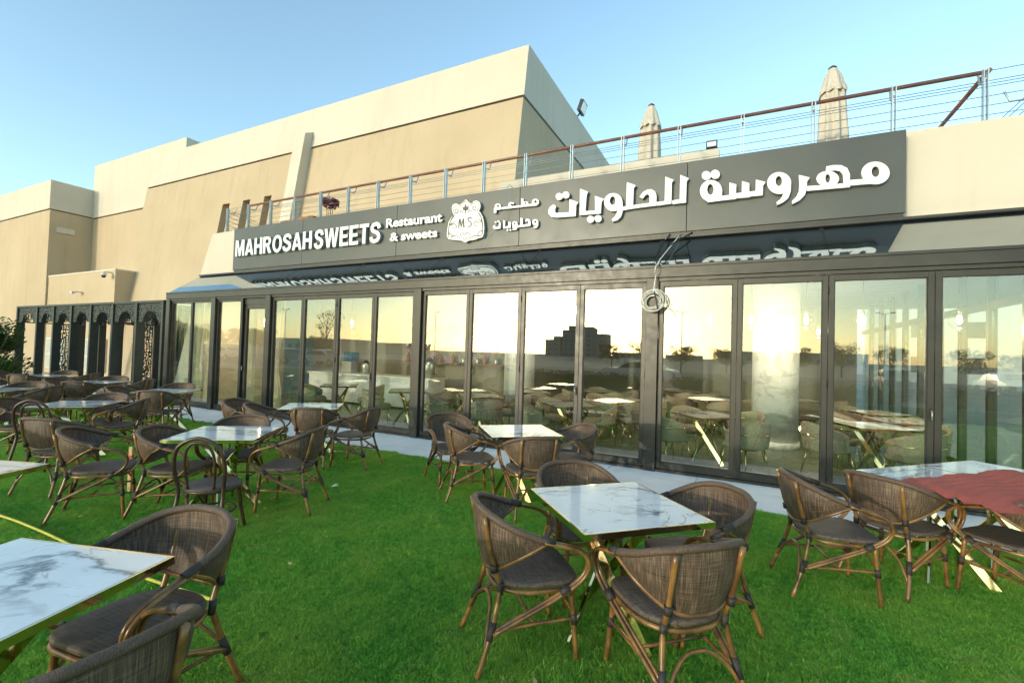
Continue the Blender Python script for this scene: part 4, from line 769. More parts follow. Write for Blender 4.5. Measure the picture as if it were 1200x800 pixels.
# ------------------------------------------------------------------ pergola
per=empty('pergola',(-19,7.7,0),0,'dark metal pergola with cut lattice panels beside the glass front','pergola')
PX=[-24.0,-22.3,-20.98,-19.68,-18.35,-16.98,-15.62,-14.25]
def lattice(w_,h_,seed,arch=None,cell=.085,bw=.022):
    rr=random.Random(seed); nx=max(2,int(w_/cell)); nz=max(2,int(h_/cell)); b=MB()
    P=[[(i*w_/nx+(rr.uniform(-.38,.38)*w_/nx if 0<i<nx else 0), j*h_/nz+(rr.uniform(-.38,.38)*h_/nz if 0<j<nz else 0)) for i in range(nx+1)] for j in range(nz+1)]
    ok=lambda p: not(arch and abs(p[0]-w_/2)<arch[0] and p[1]<arch[1]*math.sqrt(max(0,1-((p[0]-w_/2)/arch[0])**2)))
    def br(p,q):
        if ok(p) and ok(q): b.bar((p[0],0,p[1]),(q[0],0,q[1]),.012,rr.uniform(bw*.7,bw*1.3),(0,1,0) if False else (0,0.001,1) if abs(p[0]-q[0])>abs(p[1]-q[1]) else (1,0,0.001))
    for j in range(nz+1):
        for i in range(nx+1):
            if i<nx: br(P[j][i],P[j][i+1])
            if j<nz: br(P[j][i],P[j+1][i])
            if i<nx and j<nz and rr.random()<.22: br(P[j][i],P[j+1][i+1])
    if arch:
        pa=[(w_/2+arch[0]*math.cos(a),0,arch[1]*math.sin(a)) for a in (math.pi*k/14 for k in range(15))]
        b.tube(pa,.014,5)
    return b
def PG(b,name,mat,loc=(0,0,0),rot=(0,0,0)): return b.build(name,mat,per,(loc[0]+19,loc[1]-7.7,loc[2]),rot)
YP=6.97
pm=MB().bbox(-.05,.05,-.05,.17,-.02,2.74,.004).mesh('post',M['perg'])
hdr={}
for row,(yy) in enumerate((YP,8.75)):
    for i,x in enumerate(PX):
        link('post',pm,per,(x+19,yy-7.7,0))
    PG(MB().box(PX[0]-.05,PX[-1]+.05,yy-.05,yy+.05,2.742,2.80),'top_rail',M['perg'])
    for i in range(7):
        wv=round(PX[i+1]-PX[i]-.102,2)
        key=(wv,row)
        if key not in hdr: hdr[key]=lattice(wv,.52,11+len(hdr),(wv*.30,.30),.062,.026).mesh('lattice_panel',M['perg'])
        o=link('lattice_panel',hdr[key],per,(PX[i]+.051+19,yy-7.7,2.22)); 
for x in PX: PG(MB().box(x-.04,x+.04,YP+.051,8.699,2.744,2.798),'cross_beam',M['perg'])
# side and end screens
side=lattice(.55,2.1,77,None,.075,.026).mesh('screen',M['perg'])
for x in (PX[0],PX[4]):
    link('screen',side,per,(x+19,YP-7.7+1.13,.1),(0,0,R_(90)))
    MBs=MB().box(-.02,.02,.06,1.7,2.2,2.24); PG(MBs,'screen_rail',M['perg'],(x,YP,0))
endh=lattice(1.66,.5,79,(.6,.25),.07,.026).mesh('lattice_panel',M['perg'])
for x in PX[:-1]: link('lattice_panel',endh,per,(x+19,YP-7.7+.06,2.22),(0,0,R_(90)))
lantern=None
for i in range(7):
    x=(PX[i]+PX[i+1])/2
    e=empty('lantern',(x,7.9,2.742),0,'small black lantern hanging under the pergola roof, bay %s'%(['at the hedge end','two from the hedge end','three from the hedge end','in the middle','three from the glass front','two from the glass front','next to the glass front'][i]),'lantern','pergola lanterns')
    if lantern is None:
        lantern=[('hook',MB().tube([(0,0,0),(0,0,-.30)],.006,5).mesh('hook',M['black'])),('body',MB().lathe([(.02,-.58),(.05,-.55),(.075,-.40),(.08,-.38),(.02,-.30)],8,smooth=False).mesh('body',M['black']))]
    for n_,me in lantern: link(n_,me,e)
# ------------------------------------------------------------------ cafe interior
rm=empty('cafe_room',(-5,9,0),0,'cafe interior shell of dark tiled floor, taupe walls and grey ceiling behind the glass','room')
def RW(b,name,mat): return b.build(name,mat,rm,(5,-9,0))
RW(MB().box(-13.85,6.4,7.72,17.4,-.05,-.001),'floor',M['floor'])
RW(MB().box(-13.85,6.4,7.03,7.715,-.05,-.003),'floor_border',M['lightfloor'])
RW(MB().box(-13.85,6.4,7.95,17.4,3.30,3.395),'ceiling',M['ceiling'])
RW(MB().box(-13.85,-5.7,11.6,11.75,0,3.295),'back_wall',M['wallin'])
RW(MB().box(-5.7,-5.55,11.6,17.3,0,3.295),'inner_wall',M['wallin'])
RW(MB().box(-5.55,3.2,17.2,17.35,0,3.295),'back_wall',M['wallin'])
for z in (1.25,1.7,2.15):
    RW(MB().box(-9.5,-5.9,11.3,11.595,z,z+.035),'shelf',M['plank'])
RW(MB().box(-9.5,-5.9,11.56,11.598,1.3,2.6),'mosaic_wall',M['mosaic'])
# glazed side wall of the room
gw=empty('side_glass_wall',(3.3,12,0),0,'tall glazed side wall with slim dark mullions at the end of the cafe','glass wall')
def GWm(b,n,mat): return b.build(n,mat,gw,(-3.3,-12,0))
y=7.2; k=0
while y<17:
    GWm(MB().box(3.26,3.36,y-.04,y+.04,0,3.29),'mullion',M['frame'])
    GWm(MB().box(3.30,3.312,y+.042,y+.938,.1,2.50),'pane',M['glass']); GWm(MB().box(3.30,3.312,y+.042,y+.938,2.62,3.28),'pane',M['glass'])
    y+=.98
GWm(MB().box(3.27,3.35,7.25,17.0,2.505,2.615),'transom',M['frame']); GWm(MB().box(3.27,3.35,7.25,17.0,0.001,.095),'sill',M['frame'])
# counter
e=empty('service_counter',(-9.6,10.2,0),0,'long white marble service counter inside the cafe','counter')
x0=-2.25
for i in range(4):
    MB().bbox(x0+i*1.13,x0+(i+1)*1.13-.004,-.38,.38,.07,.84,.004).build('front_panel',M['palemarble'],e)
MB().bbox(-2.30,2.32,-.42,.42,.842,.89,.006).build('countertop',M['palemarble'],e)
MB().box(-2.2,2.2,-.32,.32,0,.069).build('plinth',M['black'],e)
def urn(loc,label,s=1):
    e=empty('tea_urn',loc,0,label,'urn'); 
    MB().lathe([(.09*s,0),(.11*s,.03*s),(.12*s,.25*s),(.10*s,.32*s)],16).build('body',M['aluminium'],e)
    MB().lathe([(.10*s,.321*s),(.06*s,.37*s),(.015*s,.40*s)],16).build('lid',M['black'],e)
    MB().tube([(.11*s,0,.08*s),(.17*s,0,.08*s),(.17*s,0,.05*s)],.012,6).build('tap',M['black'],e)
urn((-7.6,10.2,.89),'steel tea urn standing on the marble counter',1.4); urn((-9.9,10.2,.89),'small steel urn beside the dispenser on the counter')
e=empty('juice_dispenser',(-10.5,10.2,.89),0,'grey beverage dispenser machine on the marble counter','machine')
MB().bbox(-.2,.2,-.2,.2,0,.35,.01).build('base',M['aluminium'],e); MB().bbox(-.17,-.01,-.15,.15,.352,.62,.01).build('tank',M['blueglass'],e); MB().bbox(.01,.17,-.15,.15,.352,.62,.01).build('tank',M['blueglass'],e)
rr=random.Random(12)
jar=MB().lathe([(.05,0),(.055,.02),(.055,.14),(.035,.17)],10).mesh('jar',M['aluminium']); jarb=MB().lathe([(.05,0),(.055,.02),(.05,.2),(.02,.24),(.02,.28)],10).mesh('jar',M['plank'])
for z in (1.285,1.735,2.185):
    for k in range(9):
        jm=rr.choice((jar,jarb)); o=link('jar',jm,None,(-9.3+k*.4+rr.uniform(-.1,.1),11.44,z)); tag(o,'short steel jar on the mosaic backed shelves' if jm==jar else 'tall brown bottle-necked jar on the mosaic backed shelves','jar','jars on the counter shelves')
# columns
def column(loc,r,label):
    e=empty('column',loc,0,label,'column'); 
    MB().lathe([(r+.03,0),(r+.03,.12)],32).build('base',M['palemarble'],e); MB().lathe([(r,.121),(r,3.29)],32).build('shaft',M['palemarble'],e)
column((.62,10.25,0),.40,'round white marble column near the side glass wall'); column((-5.2,10.9,0),.40,'round white marble column beside the counter'); column((-2.4,14.5,0),.35,'round white marble column deep in the room')
# curtains
def curtain(x,wd,label,z0=.05,tie=False):
    e=empty('curtain',(x,7.5,0),0,label,'curtain','cream curtains by the doors')
    rows=[]; n=60
    for z in (z0,z0+.5,1.1,1.35,2.0,2.78):
        s_=1-.45*math.exp(-((z-1.2)/.35)**2) if tie else 1
        rows.append([((t-.5)*wd*s_,.035*math.cos(t*2*math.pi*7+z*.4)*s_+.0*z,z) for t in (i/(n-1) for i in range(n))])
    back=[[(p[0],p[1]+.012,p[2]) for p in r] for r in rows]
    b=MB(); b.loft(rows); b.loft(back); b.build('cloth',M['curtain'],e)
    MB().tube([(-wd/2-.1,.0,2.80),(wd/2+.1,.0,2.80)],.014,6).build('rod',M['black'],e)
curtain(-14.2+.6,.42,'cream curtain hanging at the gable end of the glass front',tie=True); curtain(-12.9,.5,'cream curtain hanging behind the second fixed pane',tie=True)
curtain(-11.3,.42,'cream curtain hanging to the floor beside the entrance door'); curtain(-10.35,.6,'cream curtain gathered behind the entrance door',tie=True)
# pendant lamps
def pend(x,y,i):
    e=empty('pendant_lamp',(x,y,3.3),0,None,'lamp','lit pendant lamps in the cafe'); e['label']='lit bulb in a clear globe hanging from the cafe ceiling'
    MB().tube([(0,0,0),(0,0,-.82)],.006,5).build('cord',M['black'],e); MB().lathe([(.02,-.9),(.025,-.82),(.01,-.8)],10).build('socket',M['gold'],e)
    MB().lathe([(.012,-1.03),(.032,-.99),(.03,-.93),(.018,-.9)],10).build('bulb',M['bulb'],e)
    rows=[[(.13*math.sin(t)*math.cos(a),.13*math.sin(t)*math.sin(a),-.97+.13*math.cos(t)) for a in (2*math.pi*k/16 for k in range(16))] for t in (.25+ (math.pi-.3)*j/8 for j in range(9))]
    MB().loft(rows,closed=True).build('globe',M['globe'],e)
    pl=bpy.data.lights.new('bulb_light','POINT'); pl.energy=9; pl.color=(1,.78,.5); pl.shadow_soft_size=.03
    lo=bpy.data.objects.new('bulb_light',pl); C.objects.link(lo); lo.parent=e; lo.location=(0,0,-1.10)
for i,(x,y) in enumerate([(-.5,9),(.16,9),(.98,9),(1.75,9),(2.9,9),(-13.2,8.6),(-12.3,8.6),(-.9,11.5),(1.6,12.5),(-9.6,9.3),(-7.4,9.3),(-4.6,9.2),(-2.6,9.0)]): pend(x,y,i)

# ------------------------------------------------------------------ furniture prototypes (facing +X)
def mir(p): return [(a,-b_,c) for a,b_,c in p]
def hoop(pts): return [tuple(p) for p in mir(pts[:0:-1])]+[tuple(p) for p in pts]
TOPH=[(-.315,0,.815),(-.302,.11,.812),(-.245,.222,.788),(-.135,.287,.740),(.0,.302,.692)]
LOWH=[(-.262,0,.490),(-.250,.09,.495),(-.205,.180,.530),(-.110,.262,.610),(.0,.297,.680)]
def chair_parts():
    L=[]
    top=catmull([Vector(p) for p in hoop(TOPH)],5); low=catmull([Vector(p) for p in hoop(LOWH)],5)
    rows=[];rows2=[]; nr=8
    for i in range(nr+1):
        t=i/nr; r=[];r2=[]
        for a,c in zip(low,top):
            p=a.lerp(c,t); ax=Vector((p.x*1.0-.05,p.y,0)); ax=ax.normalized() if ax.length>1e-4 else Vector((-1,0,0))
            bulge=.022*math.sin(math.pi*t)*min(1,(c-a).length/.25)
            r.append(p+ax*(bulge)); r2.append(p+ax*(bulge-.005))
        rows.append(r); rows2.append(r2[::-1])
    b=MB(); b.loft(rows,su=.95,sv=.33); b.loft(rows2,su=.95,sv=.33); L.append(('backrest',b.mesh('backrest',M['textile']),'textile'))
    b=MB(); b.tube(top,.0185,10); L.append(('top_rail',b.mesh('top_rail',M['textile']),0))
    b=MB(); b.tube(low,.0105,8); L.append(('lower_rail',b.mesh('lower_rail',M['rattan']),0))
    arm=[(-.02,.302,.698),(.09,.304,.668),(.175,.300,.638),(.228,.292,.585),(.232,.282,.520),(.185,.268,.455),(.08,.250,.385),(-.09,.226,.292),(-.25,.206,.210)]
    for s in (1,-1):
        b=MB()
        for o_ in (-.0105,.0105):
            b.tube([(p[0],s*(p[1]+o_),p[2]-(.004 if o_>0 else 0)) for p in arm],.0105,8,sub=4)
        L.append(('arm',b.mesh('arm',M['rattan']),0))
    for s in (1,-1):
        b=MB().tube([(-.335,s*.232,0),(-.262,s*.205,.20),(-.212,s*.172,.40),(-.222,s*.165,.47),(-.262,s*.172,.60),(-.305,s*.178,.795)],[.0145,.0135],9,sub=4)
        L.append(('back_leg',b.mesh('back_leg',M['rattan']),0))
    for s in (1,-1):
        b=MB().tube([(.215,s*.218,0),(.196,s*.206,.22),(.180,s*.196,.425)],[.0145,.0145],9,sub=3); L.append(('front_leg',b.mesh('front_leg',M['rattan']),0))
    def outline(k,n=36):
        out=[]
        for i in range(n):
            a=2*math.pi*i/n; c,s_=math.cos(a),math.sin(a); e=2/5.0 if c>0 else 2/2.4
            out.append((.235*k*math.copysign(abs(c)**e,c)-.0,.235*k*math.copysign(abs(s_)**e,s_)))
        return out
    rows=[[(x,y_,z-.010*(x>.15)*0) for x,y_ in outline(k)] for k,z in ((.92,.424),(.99,.427),(1.0,.438),(.985,.448),(.94,.453),(.6,.4505),(.25,.4480))]
    L.append(('seat',MB().loft(rows,closed=True,capt=True,capb=True).mesh('seat',M['seat']),0))
    L.append(('seat_frame',MB().tube([(x,y_,.405) for x,y_ in outline(.97,24)],.013,8,closed=True).mesh('seat_frame',M['rattan']),0))
    for s in (1,-1):
        L.append(('stretcher',MB().tube([(.198,s*.206,.235),(-.02,s*.20,.228),(-.262,s*.204,.215)],.0095,7,sub=3).mesh('stretcher',M['rattan']),0))
        L.append(('brace',MB().tube([(.196,s*.204,.25),(.15,s*.19,.33),(.06,s*.20,.398)],.008,7,sub=3).mesh('brace',M['rattan']),0))
    L.append(('cross_stretcher',MB().tube([(-.03,-.198,.229),(-.03,.198,.229)],.009,7).mesh('cross_stretcher',M['rattan']),0))
    L.append(('rear_arch',MB().tube([(-.292,-.214,.125),(-.262,-.150,.235),(-.236,-.07,.298),(-.232,0,.310),(-.236,.07,.298),(-.262,.150,.235),(-.292,.214,.125)],.0095,7,sub=4).mesh('rear_arch',M['rattan']),0))
    def wrap(p,q_,r): return MB().tube([p,q_],r,9).mesh('binding',M['binding'])
    for s in (1,-1):
        L.append(('binding',wrap((-.270,s*.2085,.178),(-.243,s*.194,.262),.0178),0)); L.append(('binding',wrap((-.207,s*.170,.385),(-.215,s*.168,.45),.0172),0))
        L.append(('binding',wrap((.199,s*.208,.205),(.194,s*.205,.26),.0172),0)); L.append(('binding',wrap((-.035,s*.302,.705),(.035,s*.303,.686),.0212),0))
        L.append(('binding',wrap((-.243,s*.170,.505),(-.249,s*.171,.545),.020),0)); L.append(('binding',wrap((.145,s*.2605,.428),(.10,s*.253,.398),.022),0))
    return L
CHAIR=chair_parts()
def place(parts,name,x,y,h,label,cat,group,z=0):
    e=empty(name,(x,y,z),R_(h),label,cat,group)
    for n_,me,_ in parts: link(n_,me,e)
    return e
def bent_parts():
    L=[]
    out=[(-.30,.20,0),(-.215,.180,.30),(-.19,.175,.46),(-.225,.195,.66),(-.25,.150,.815),(-.258,0,.885)]
    o2=out+[(a,-b_,c) for a,b_,c in out[-2::-1]]
    L.append(('back_hoop',MB().tube(o2,.0155,9,sub=5).mesh('back_hoop',M['dkrattan']),0))
    inn=[(-.19,.10,.46),(-.212,.115,.62),(-.235,.105,.76),(-.25,.055,.835),(-.252,0,.845)]
    i2=inn+[(a,-b_,c) for a,b_,c in inn[-2::-1]]
    L.append(('inner_hoop',MB().tube(i2,.0115,8,sub=5).mesh('inner_hoop',M['dkrattan']),0))
    L.append(('seat',MB().lathe([(.19,.43),(.212,.437),(.214,.455),(.19,.467),(.08,.464)],32).mesh('seat',M['seat']),0))
    L.append(('seat_ring',MB().tube([(.205*math.cos(a),.205*math.sin(a),.432) for a in (2*math.pi*k/24 for k in range(24))],.014,8,closed=True).mesh('seat_ring',M['dkrattan']),0))
    for s in (1,-1): L.append(('front_leg',MB().tube([(.205,s*.18,0),(.165,s*.145,.25),(.14,s*.13,.43)],.015,8,sub=3).mesh('front_leg',M['dkrattan']),0))
    L.append(('stretcher_ring',MB().tube([(.175*math.cos(a)-.01,.175*math.sin(a),.235) for a in (2*math.pi*k/24 for k in range(24))],.009,7,closed=True).mesh('stretcher_ring',M['dkrattan']),0))
    for s in (1,-1): L.append(('brace',MB().tube([(.175,s*.155,.20),(.10,s*.18,.33),(.02,s*.2,.42)],.008,7,sub=3).mesh('brace',M['dkrattan']),0))
    return L
BENT=bent_parts()
def table_parts():
    L=[]; h=.40
    L.append(('tabletop',MB().bbox(-h+.012,h-.012,-h+.012,h-.012,.722,.7515,.0015).mesh('tabletop',M['marble']),0))
    e=MB()
    for a,c,d,f in ((-h,h,-h,-h+.011),(-h,h,h-.011,h),(-h,-h+.011,-h+.0112,h-.0112),(h-.011,h,-h+.0112,h-.0112)): e.box(a,c,d,f,.718,.750)
    L.append(('edge_trim',e.mesh('edge_trim',M['gold']),0))
    L.append(('mount_plate',MB().box(-.2,.2,-.2,.2,.708,.7175).mesh('mount_plate',M['black']),0))
    for k in range(4):
        a=R_(45+90*k); p=(.24*math.cos(a),.24*math.sin(a),.707); a2=a+R_(146); q_=(.31*math.cos(a2),.31*math.sin(a2),0.004)
        mid=Vector(p).lerp(Vector(q_),.5); out=Vector((mid.x,mid.y,0)).normalized()
        L.append(('leg',MB().bar(p,q_,.052,.014,tuple(out)).mesh('leg',M['gold']),0))
    return L
TABLE=table_parts()
def tub_parts():
    L=[]
    n=33
    def ringp(r,zf,off): return [( -.05+ (r+off)*-math.cos(t)*1.0, (r+off)*math.sin(t)*1.02, zf(t)) for t in (R_(-118)+R_(236)*i/(n-1) for i in range(n))]
    f=lambda t: .79-.17*(abs(t)/R_(118))**1.6
    rows=[ringp(.26,lambda t:.40,.015),ringp(.275,lambda t:.52,.02),ringp(.285,lambda t:f(t)-.03,.022),ringp(.285,lambda t:f(t),.0),ringp(.285,lambda t:f(t)-.03,-.022),ringp(.27,lambda t:.50,-.02),ringp(.25,lambda t:.40,-.02)]
    L.append(('shell',MB().loft(rows).mesh('shell',M['uph']),0))
    L.append(('seat',MB().lathe([(.22,.36),(.265,.39),(.27,.43),(.24,.47),(.1,.475)],24).mesh('seat',M['uph']),0))
    L.append(('rail',MB().tube([(p[0],p[1],.60-.02*abs(p[1])) for p in ringp(.285,lambda t:.6,.026)],.008,6).mesh('rail',M['gold']),0))
    for a,c in ((.2,.2),(.2,-.2),(-.22,.2),(-.22,-.2)):
        L.append(('leg',MB().tube([(a*.85,c*.85,.40),(a*1.15,c*1.15,0)],[.013,.009],7).mesh('leg',M['gold']),0))
    return L
TUB=tub_parts()

# ------------------------------------------------------------------ outdoor tables and chairs
G_T='marble topped tables on the lawn'; G_C='woven rattan armchairs on the lawn'
tables=[
 ('T1',-.67,2.80,44,'square white marble table with gold trim standing alone in the open lawn with four chairs'),
 ('T2',-2.28,4.81,41,'square marble table by the folding doors under the cable coil, four chairs around'),
 ('T3',-2.38,.62,17,'square marble table with long grey veins beside the end of the yellow hose'),
 ('T4',1.455,4.79,46,'square marble table half covered by a red cloth'),
 ('T4b',2.02,5.38,46,'square marble table butted against the other table under the red cloth'),
 ('T5',-4.64,2.89,35,'square marble table with the bentwood hoop-back chair pulled up and a wooden stake near it'),
 ('T6',-5.75,4.85,40,'square marble table close to the folding doors beside the entrance bay'),
 ('T7',-9.45,4.75,35,'square marble table in front of the entrance door'),
 ('T8',-8.25,3.03,42,'square marble table on the lawn with the second bentwood chair'),
 ('T9',-12.25,4.85,40,'square marble table in front of the end of the glass front by the pergola'),
 ('T10',-15.0,4.9,38,'square marble table before the pergola'),
 ('T11',-11.35,3.05,40,'square marble table on the lawn before the table at the glass corner'),
 ('T12',-4.66,.98,20,'square marble table at the start of the yellow hose'),
]
for n_,x,y,r,lab in tables: place(TABLE,'marble_table',x,y,r,lab,'table',G_T)
chairs=[
 (-1.06,2.42,42,'woven rattan armchair at the lone lawn table, pergola side, back to the open lawn'),
 (-.31,2.47,133,'woven rattan armchair at the lone lawn table, back to the lawn, away from pergola'),
 (-.25,3.10,222,'woven rattan armchair at the lone lawn table, on the side of the red cloth table'),
 (-.98,3.17,-46,'woven rattan armchair at the lone lawn table, facing out from the glass doors'),
 (-3.24,4.86,-35,'rattan armchair facing out from the doors, pulled off the cable coil table'),
 (-2.72,4.52,44,'rattan armchair at the cable coil table, pergola side, back to the lawn'),
 (-1.95,4.42,130,'rattan armchair at the cable coil table, its back towards the lone lawn table'),
 (-1.80,5.14,222,'rattan armchair squeezed between folding doors and the cable coil table'),
 (.62,4.08,14,'woven rattan armchair pulled away from the red cloth table, facing it from the lawn'),
 (1.10,4.50,50,'woven rattan armchair tucked against the bare half of the red cloth table'),
 (1.76,4.52,135,'woven rattan armchair at the red cloth table in front of the draped side'),
 (-4.87,2.58,32,'woven rattan armchair beside the wooden stake, facing the bentwood chair table'),
 (-4.10,3.20,207,'woven rattan armchair facing the bentwood chair table from the side of the lone lawn table'),
 (-4.97,3.20,-55,'woven rattan armchair at the bentwood chair table, facing out from the doors'),
 (-5.42,2.20,55,'woven rattan armchair on open grass behind the wooden stake, seen from its side'),
 (-6.62,2.34,112,'woven rattan armchair on open grass with its back to the yellow hose'),
 (-5.34,4.55,124,'woven rattan armchair at the table by the entrance bay, its back to the lawn'),
 (-4.82,4.78,196,'woven rattan armchair alone at the open side of the table by the entrance bay'),
 (-5.98,4.32,44,'woven rattan armchair at the table by the entrance bay, pergola side, closer in'),
 (-6.60,4.42,24,'woven rattan armchair at the table by the entrance bay, pergola side, farther out'),
 (-2.33,1.10,-82,'woven rattan armchair pushed under the marble table beside the yellow hose end'),
 (-1.80,.66,178,'rattan armchair at the table beside the hose end, back to the open lawn'),
 (-7.98,3.42,235,'woven rattan armchair at the second bentwood chair table, on the side of the doors'),
 (-8.62,3.42,-52,'woven rattan armchair at the second bentwood chair table, facing out from the entrance'),
 (-8.75,2.65,40,'woven rattan armchair at the second bentwood chair table, pergola side'),
 (-9.05,4.42,128,'woven rattan armchair at the table before the entrance door, its back to the lawn'),
 (-9.95,5.12,-50,'woven rattan armchair between the entrance door and its table'),
 (-9.98,4.38,40,'woven rattan armchair at the table before the entrance door, pergola side'),
 (-11.85,4.42,130,'woven rattan armchair at the table by the glass corner, its back to the lawn'),
 (-12.75,5.22,-48,'woven rattan armchair at the table by the glass corner, facing out'),
 (-12.7,4.45,38,'woven rattan armchair at the table by the glass corner, pergola side'),
 (-11.75,5.25,222,'woven rattan armchair at the table by the glass corner, doors side'),
 (-10.9,3.42,222,'woven rattan armchair at the table before the glass corner table, doors side'),
 (-11.75,3.5,-46,'woven rattan armchair at the table before the glass corner table, facing the lawn'),
 (-10.95,2.6,132,'woven rattan armchair at the table before the glass corner table, its back to the lawn'),
 (-14.6,4.45,130,'woven rattan armchair at the table before the pergola, its back to the lawn'),
 (-15.45,5.3,-48,'woven rattan armchair at the table before the pergola, facing the lawn'),
 (-14.5,5.35,222,'woven rattan armchair at the table before the pergola, doors side'),
 (-15.5,4.45,40,'woven rattan armchair at the table before the pergola, hedge side'),
 (-7.0,1.2,60,'woven rattan armchair on the grass on the hedge side of the yellow hose'),
]
for x,y,h,lab in chairs: place(CHAIR,'rattan_armchair',x,y,h,lab,'chair',G_C)
place(BENT,'bentwood_chair',-4.01,2.40,122,'dark bentwood hoop-back chair at the table with the wooden stake','chair','bentwood chairs')
place(BENT,'bentwood_chair',-7.90,2.60,128,'dark bentwood hoop-back chair at the farther lawn table','chair','bentwood chairs')

# red cloth
b=MB(); P0=Vector((1.09,4.45)); U=Vector((1.02,1.06)); V=Vector((.44,-.43)); n=40; mrows=[]
tc=Vector((1.455,4.79)); ta=R_(46)
for j in range(n+1):
    r=[]
    for i in range(n+1):
        u=i/n; v=j/n
        sc=.035*abs(math.sin(math.pi*6*u)); sc2=.03*abs(math.sin(math.pi*5*v))
        uu=u*(1)+ (sc2 if u>.98 else (-sc2 if u<.02 else 0)); vv=v+(sc if v>.98 else (-sc if v<.02 else 0))
        p=P0+U*uu+V*vv
        d=p-tc; lx=abs(d.x*math.cos(ta)+d.y*math.sin(ta)); ly=abs(-d.x*math.sin(ta)+d.y*math.cos(ta))
        lx=max(0,abs(d.x*math.cos(ta)+d.y*math.sin(ta)-.40)-.80); ov=max(0,lx,ly-.40)
        z=.757+.012*math.sin(9*u+4*v)**2+.008*math.sin(23*v+3*u+2*math.sin(7*u))**2+.005*math.sin(41*u+5*math.sin(6*v))**2-min(.6*ov*ov+.12*ov,.12)
        r.append((p.x,p.y,z))
    mrows.append(r)
b.loft(mrows); b.loft([[(x,y,z-.003) for x,y,z in r[::-1]] for r in mrows])
e=empty('table_cloth',(1.6,4.7,.757),0,'brick red cloth with scalloped edge laid across one marble table','cloth')
b.build('cloth',M['red'],e,(-1.6,-4.7,-.757))
# yellow hose, stake, litter, cord
hz=.030
ho=MB().tube([(-9.5,1.2,hz),(-7.4,1.55,hz),(-5.985,1.692,hz),(-5.355,1.722,hz),(-4.806,1.725,hz),(-4.2,1.71,hz),(-3.579,1.741,hz),(-3.10,1.785,hz),(-2.93,1.80,hz)],.011,7,sub=6).build('garden_hose',M['yellow'])
tag(ho,'thin yellow green hose lying across the grass','hose')
e=empty('wooden_stake',(-5.95,2.66,0),R_(20),'pale wooden stake with red tape standing in the lawn','stake')
MB().bbox(-.022,.022,-.012,.012,-.05,.49,.003).build('stake',M['stake'],e); MB().box(-.024,.024,-.014,.014,.36,.40).build('tape',M['red'],e); MB().box(-.03,-.024,-.012,.010,.28,.385).build('tape',M['red'],e)
cb=MB().tube([(-5.95+.17*math.cos(a)*(1+.1*math.sin(3*a)),2.72+.17*math.sin(a),.035+.02*math.sin(2*a)+.01) for a in (2*math.pi*k/30 for k in range(30))],.006,6,closed=True).build('black_cord',M['rubber']); tag(cb,'loop of black cord lying on the grass round the stake','cord')
b=MB(); b.v=[(0,0,.03),(.05,.01,.045),(.06,.05,.035),(.01,.045,.05),(.0,.0,.027),(.05,.01,.042),(.06,.05,.032),(.01,.045,.047)]
for qd in ((0,1,2,3),(7,6,5,4),(0,4,5,1),(1,5,6,2),(2,6,7,3),(3,7,4,0)): b.face(qd)
lt=b.build('paper_scrap',M['white'],None,(-4.22,3.87,0)); tag(lt,'tiny scrap of white paper on the open grass','litter')

b=MB(); b.v=[(0,0,.004),(.02,.012,.010),(.045,.0,.014),(.022,-.013,.007),(.0,0,.0025),(.02,.012,.0085),(.045,0,.0125),(.022,-.013,.0055)]
for qd in ((0,1,2,3),(7,6,5,4),(0,4,5,1),(1,5,6,2),(2,6,7,3),(3,7,4,0)): b.face(qd)
lm=b.mesh('dry_leaf',M['stake']); rr=random.Random(31)
for k in range(16):
    x=rr.uniform(-5.5,1.5); y=rr.uniform(1.6,5.4); o=link('dry_leaf',lm,None,(x,y,.022),(rr.uniform(-.3,.3),rr.uniform(-.3,.3),rr.uniform(0,6))); tag(o,'small dry tan leaf lying on the lawn','leaf','dry leaves on the lawn')
for k in range(7):
    o=link('dry_leaf',lm,None,(rr.uniform(-6,1.5),rr.uniform(5.85,6.7),.001),(0,0,rr.uniform(0,6))); tag(o,'small dry tan leaf lying on the concrete path','leaf','dry leaves on the path')
# ------------------------------------------------------------------ indoor tables and chairs
it=[(-.45,8.0,40),(1.75,8.35,20),(-2.75,7.9,42),(-2.2,9.6,40),(-4.75,8.1,40),(-6.5,8.0,38),(-8.5,7.95,40),(-.5,11.2,20),(-3.2,11.4,30),(2.3,10.6,30),(1.2,12.6,10),(-1.4,13.2,25),(-4.4,9.9,30),(2.35,9.35,10)]
itl=['inside the glass, column side of the coil post','just inside the glass behind the red cloth table','inside the glass, counter side of the coil post','in the second row behind the cable coil post','inside the glass nearest the counter column','in front of the marble counter at its open end','in front of the marble counter at its curtain end','behind the big white column','between the two inner columns','against the side glass wall behind the big column','deep in the room near the side glass wall','beside the farthest column','touching distance from the column at the counter end','second row, by the side glass wall']
rr=random.Random(5)
for i,(x,y,r) in enumerate(it):
    place(TABLE,'cafe_table',x,y,r,'gold legged cafe table '+itl[i],'table','cafe tables indoors')
    for a in ((45,225) if i in (5,6) else (45,135,225,315)):
        h=r+a+rr.uniform(-12,12)-45+0
        dd=.62+rr.uniform(-.04,.1)
        cx,cy=x-dd*math.cos(R_(h)),y-dd*math.sin(R_(h))
        if cy<7.45 or cx>2.95: continue
        place(TUB,'tub_chair',cx,cy,h,'taupe tub chair at table '+itl[i],'chair','tub chairs indoors')

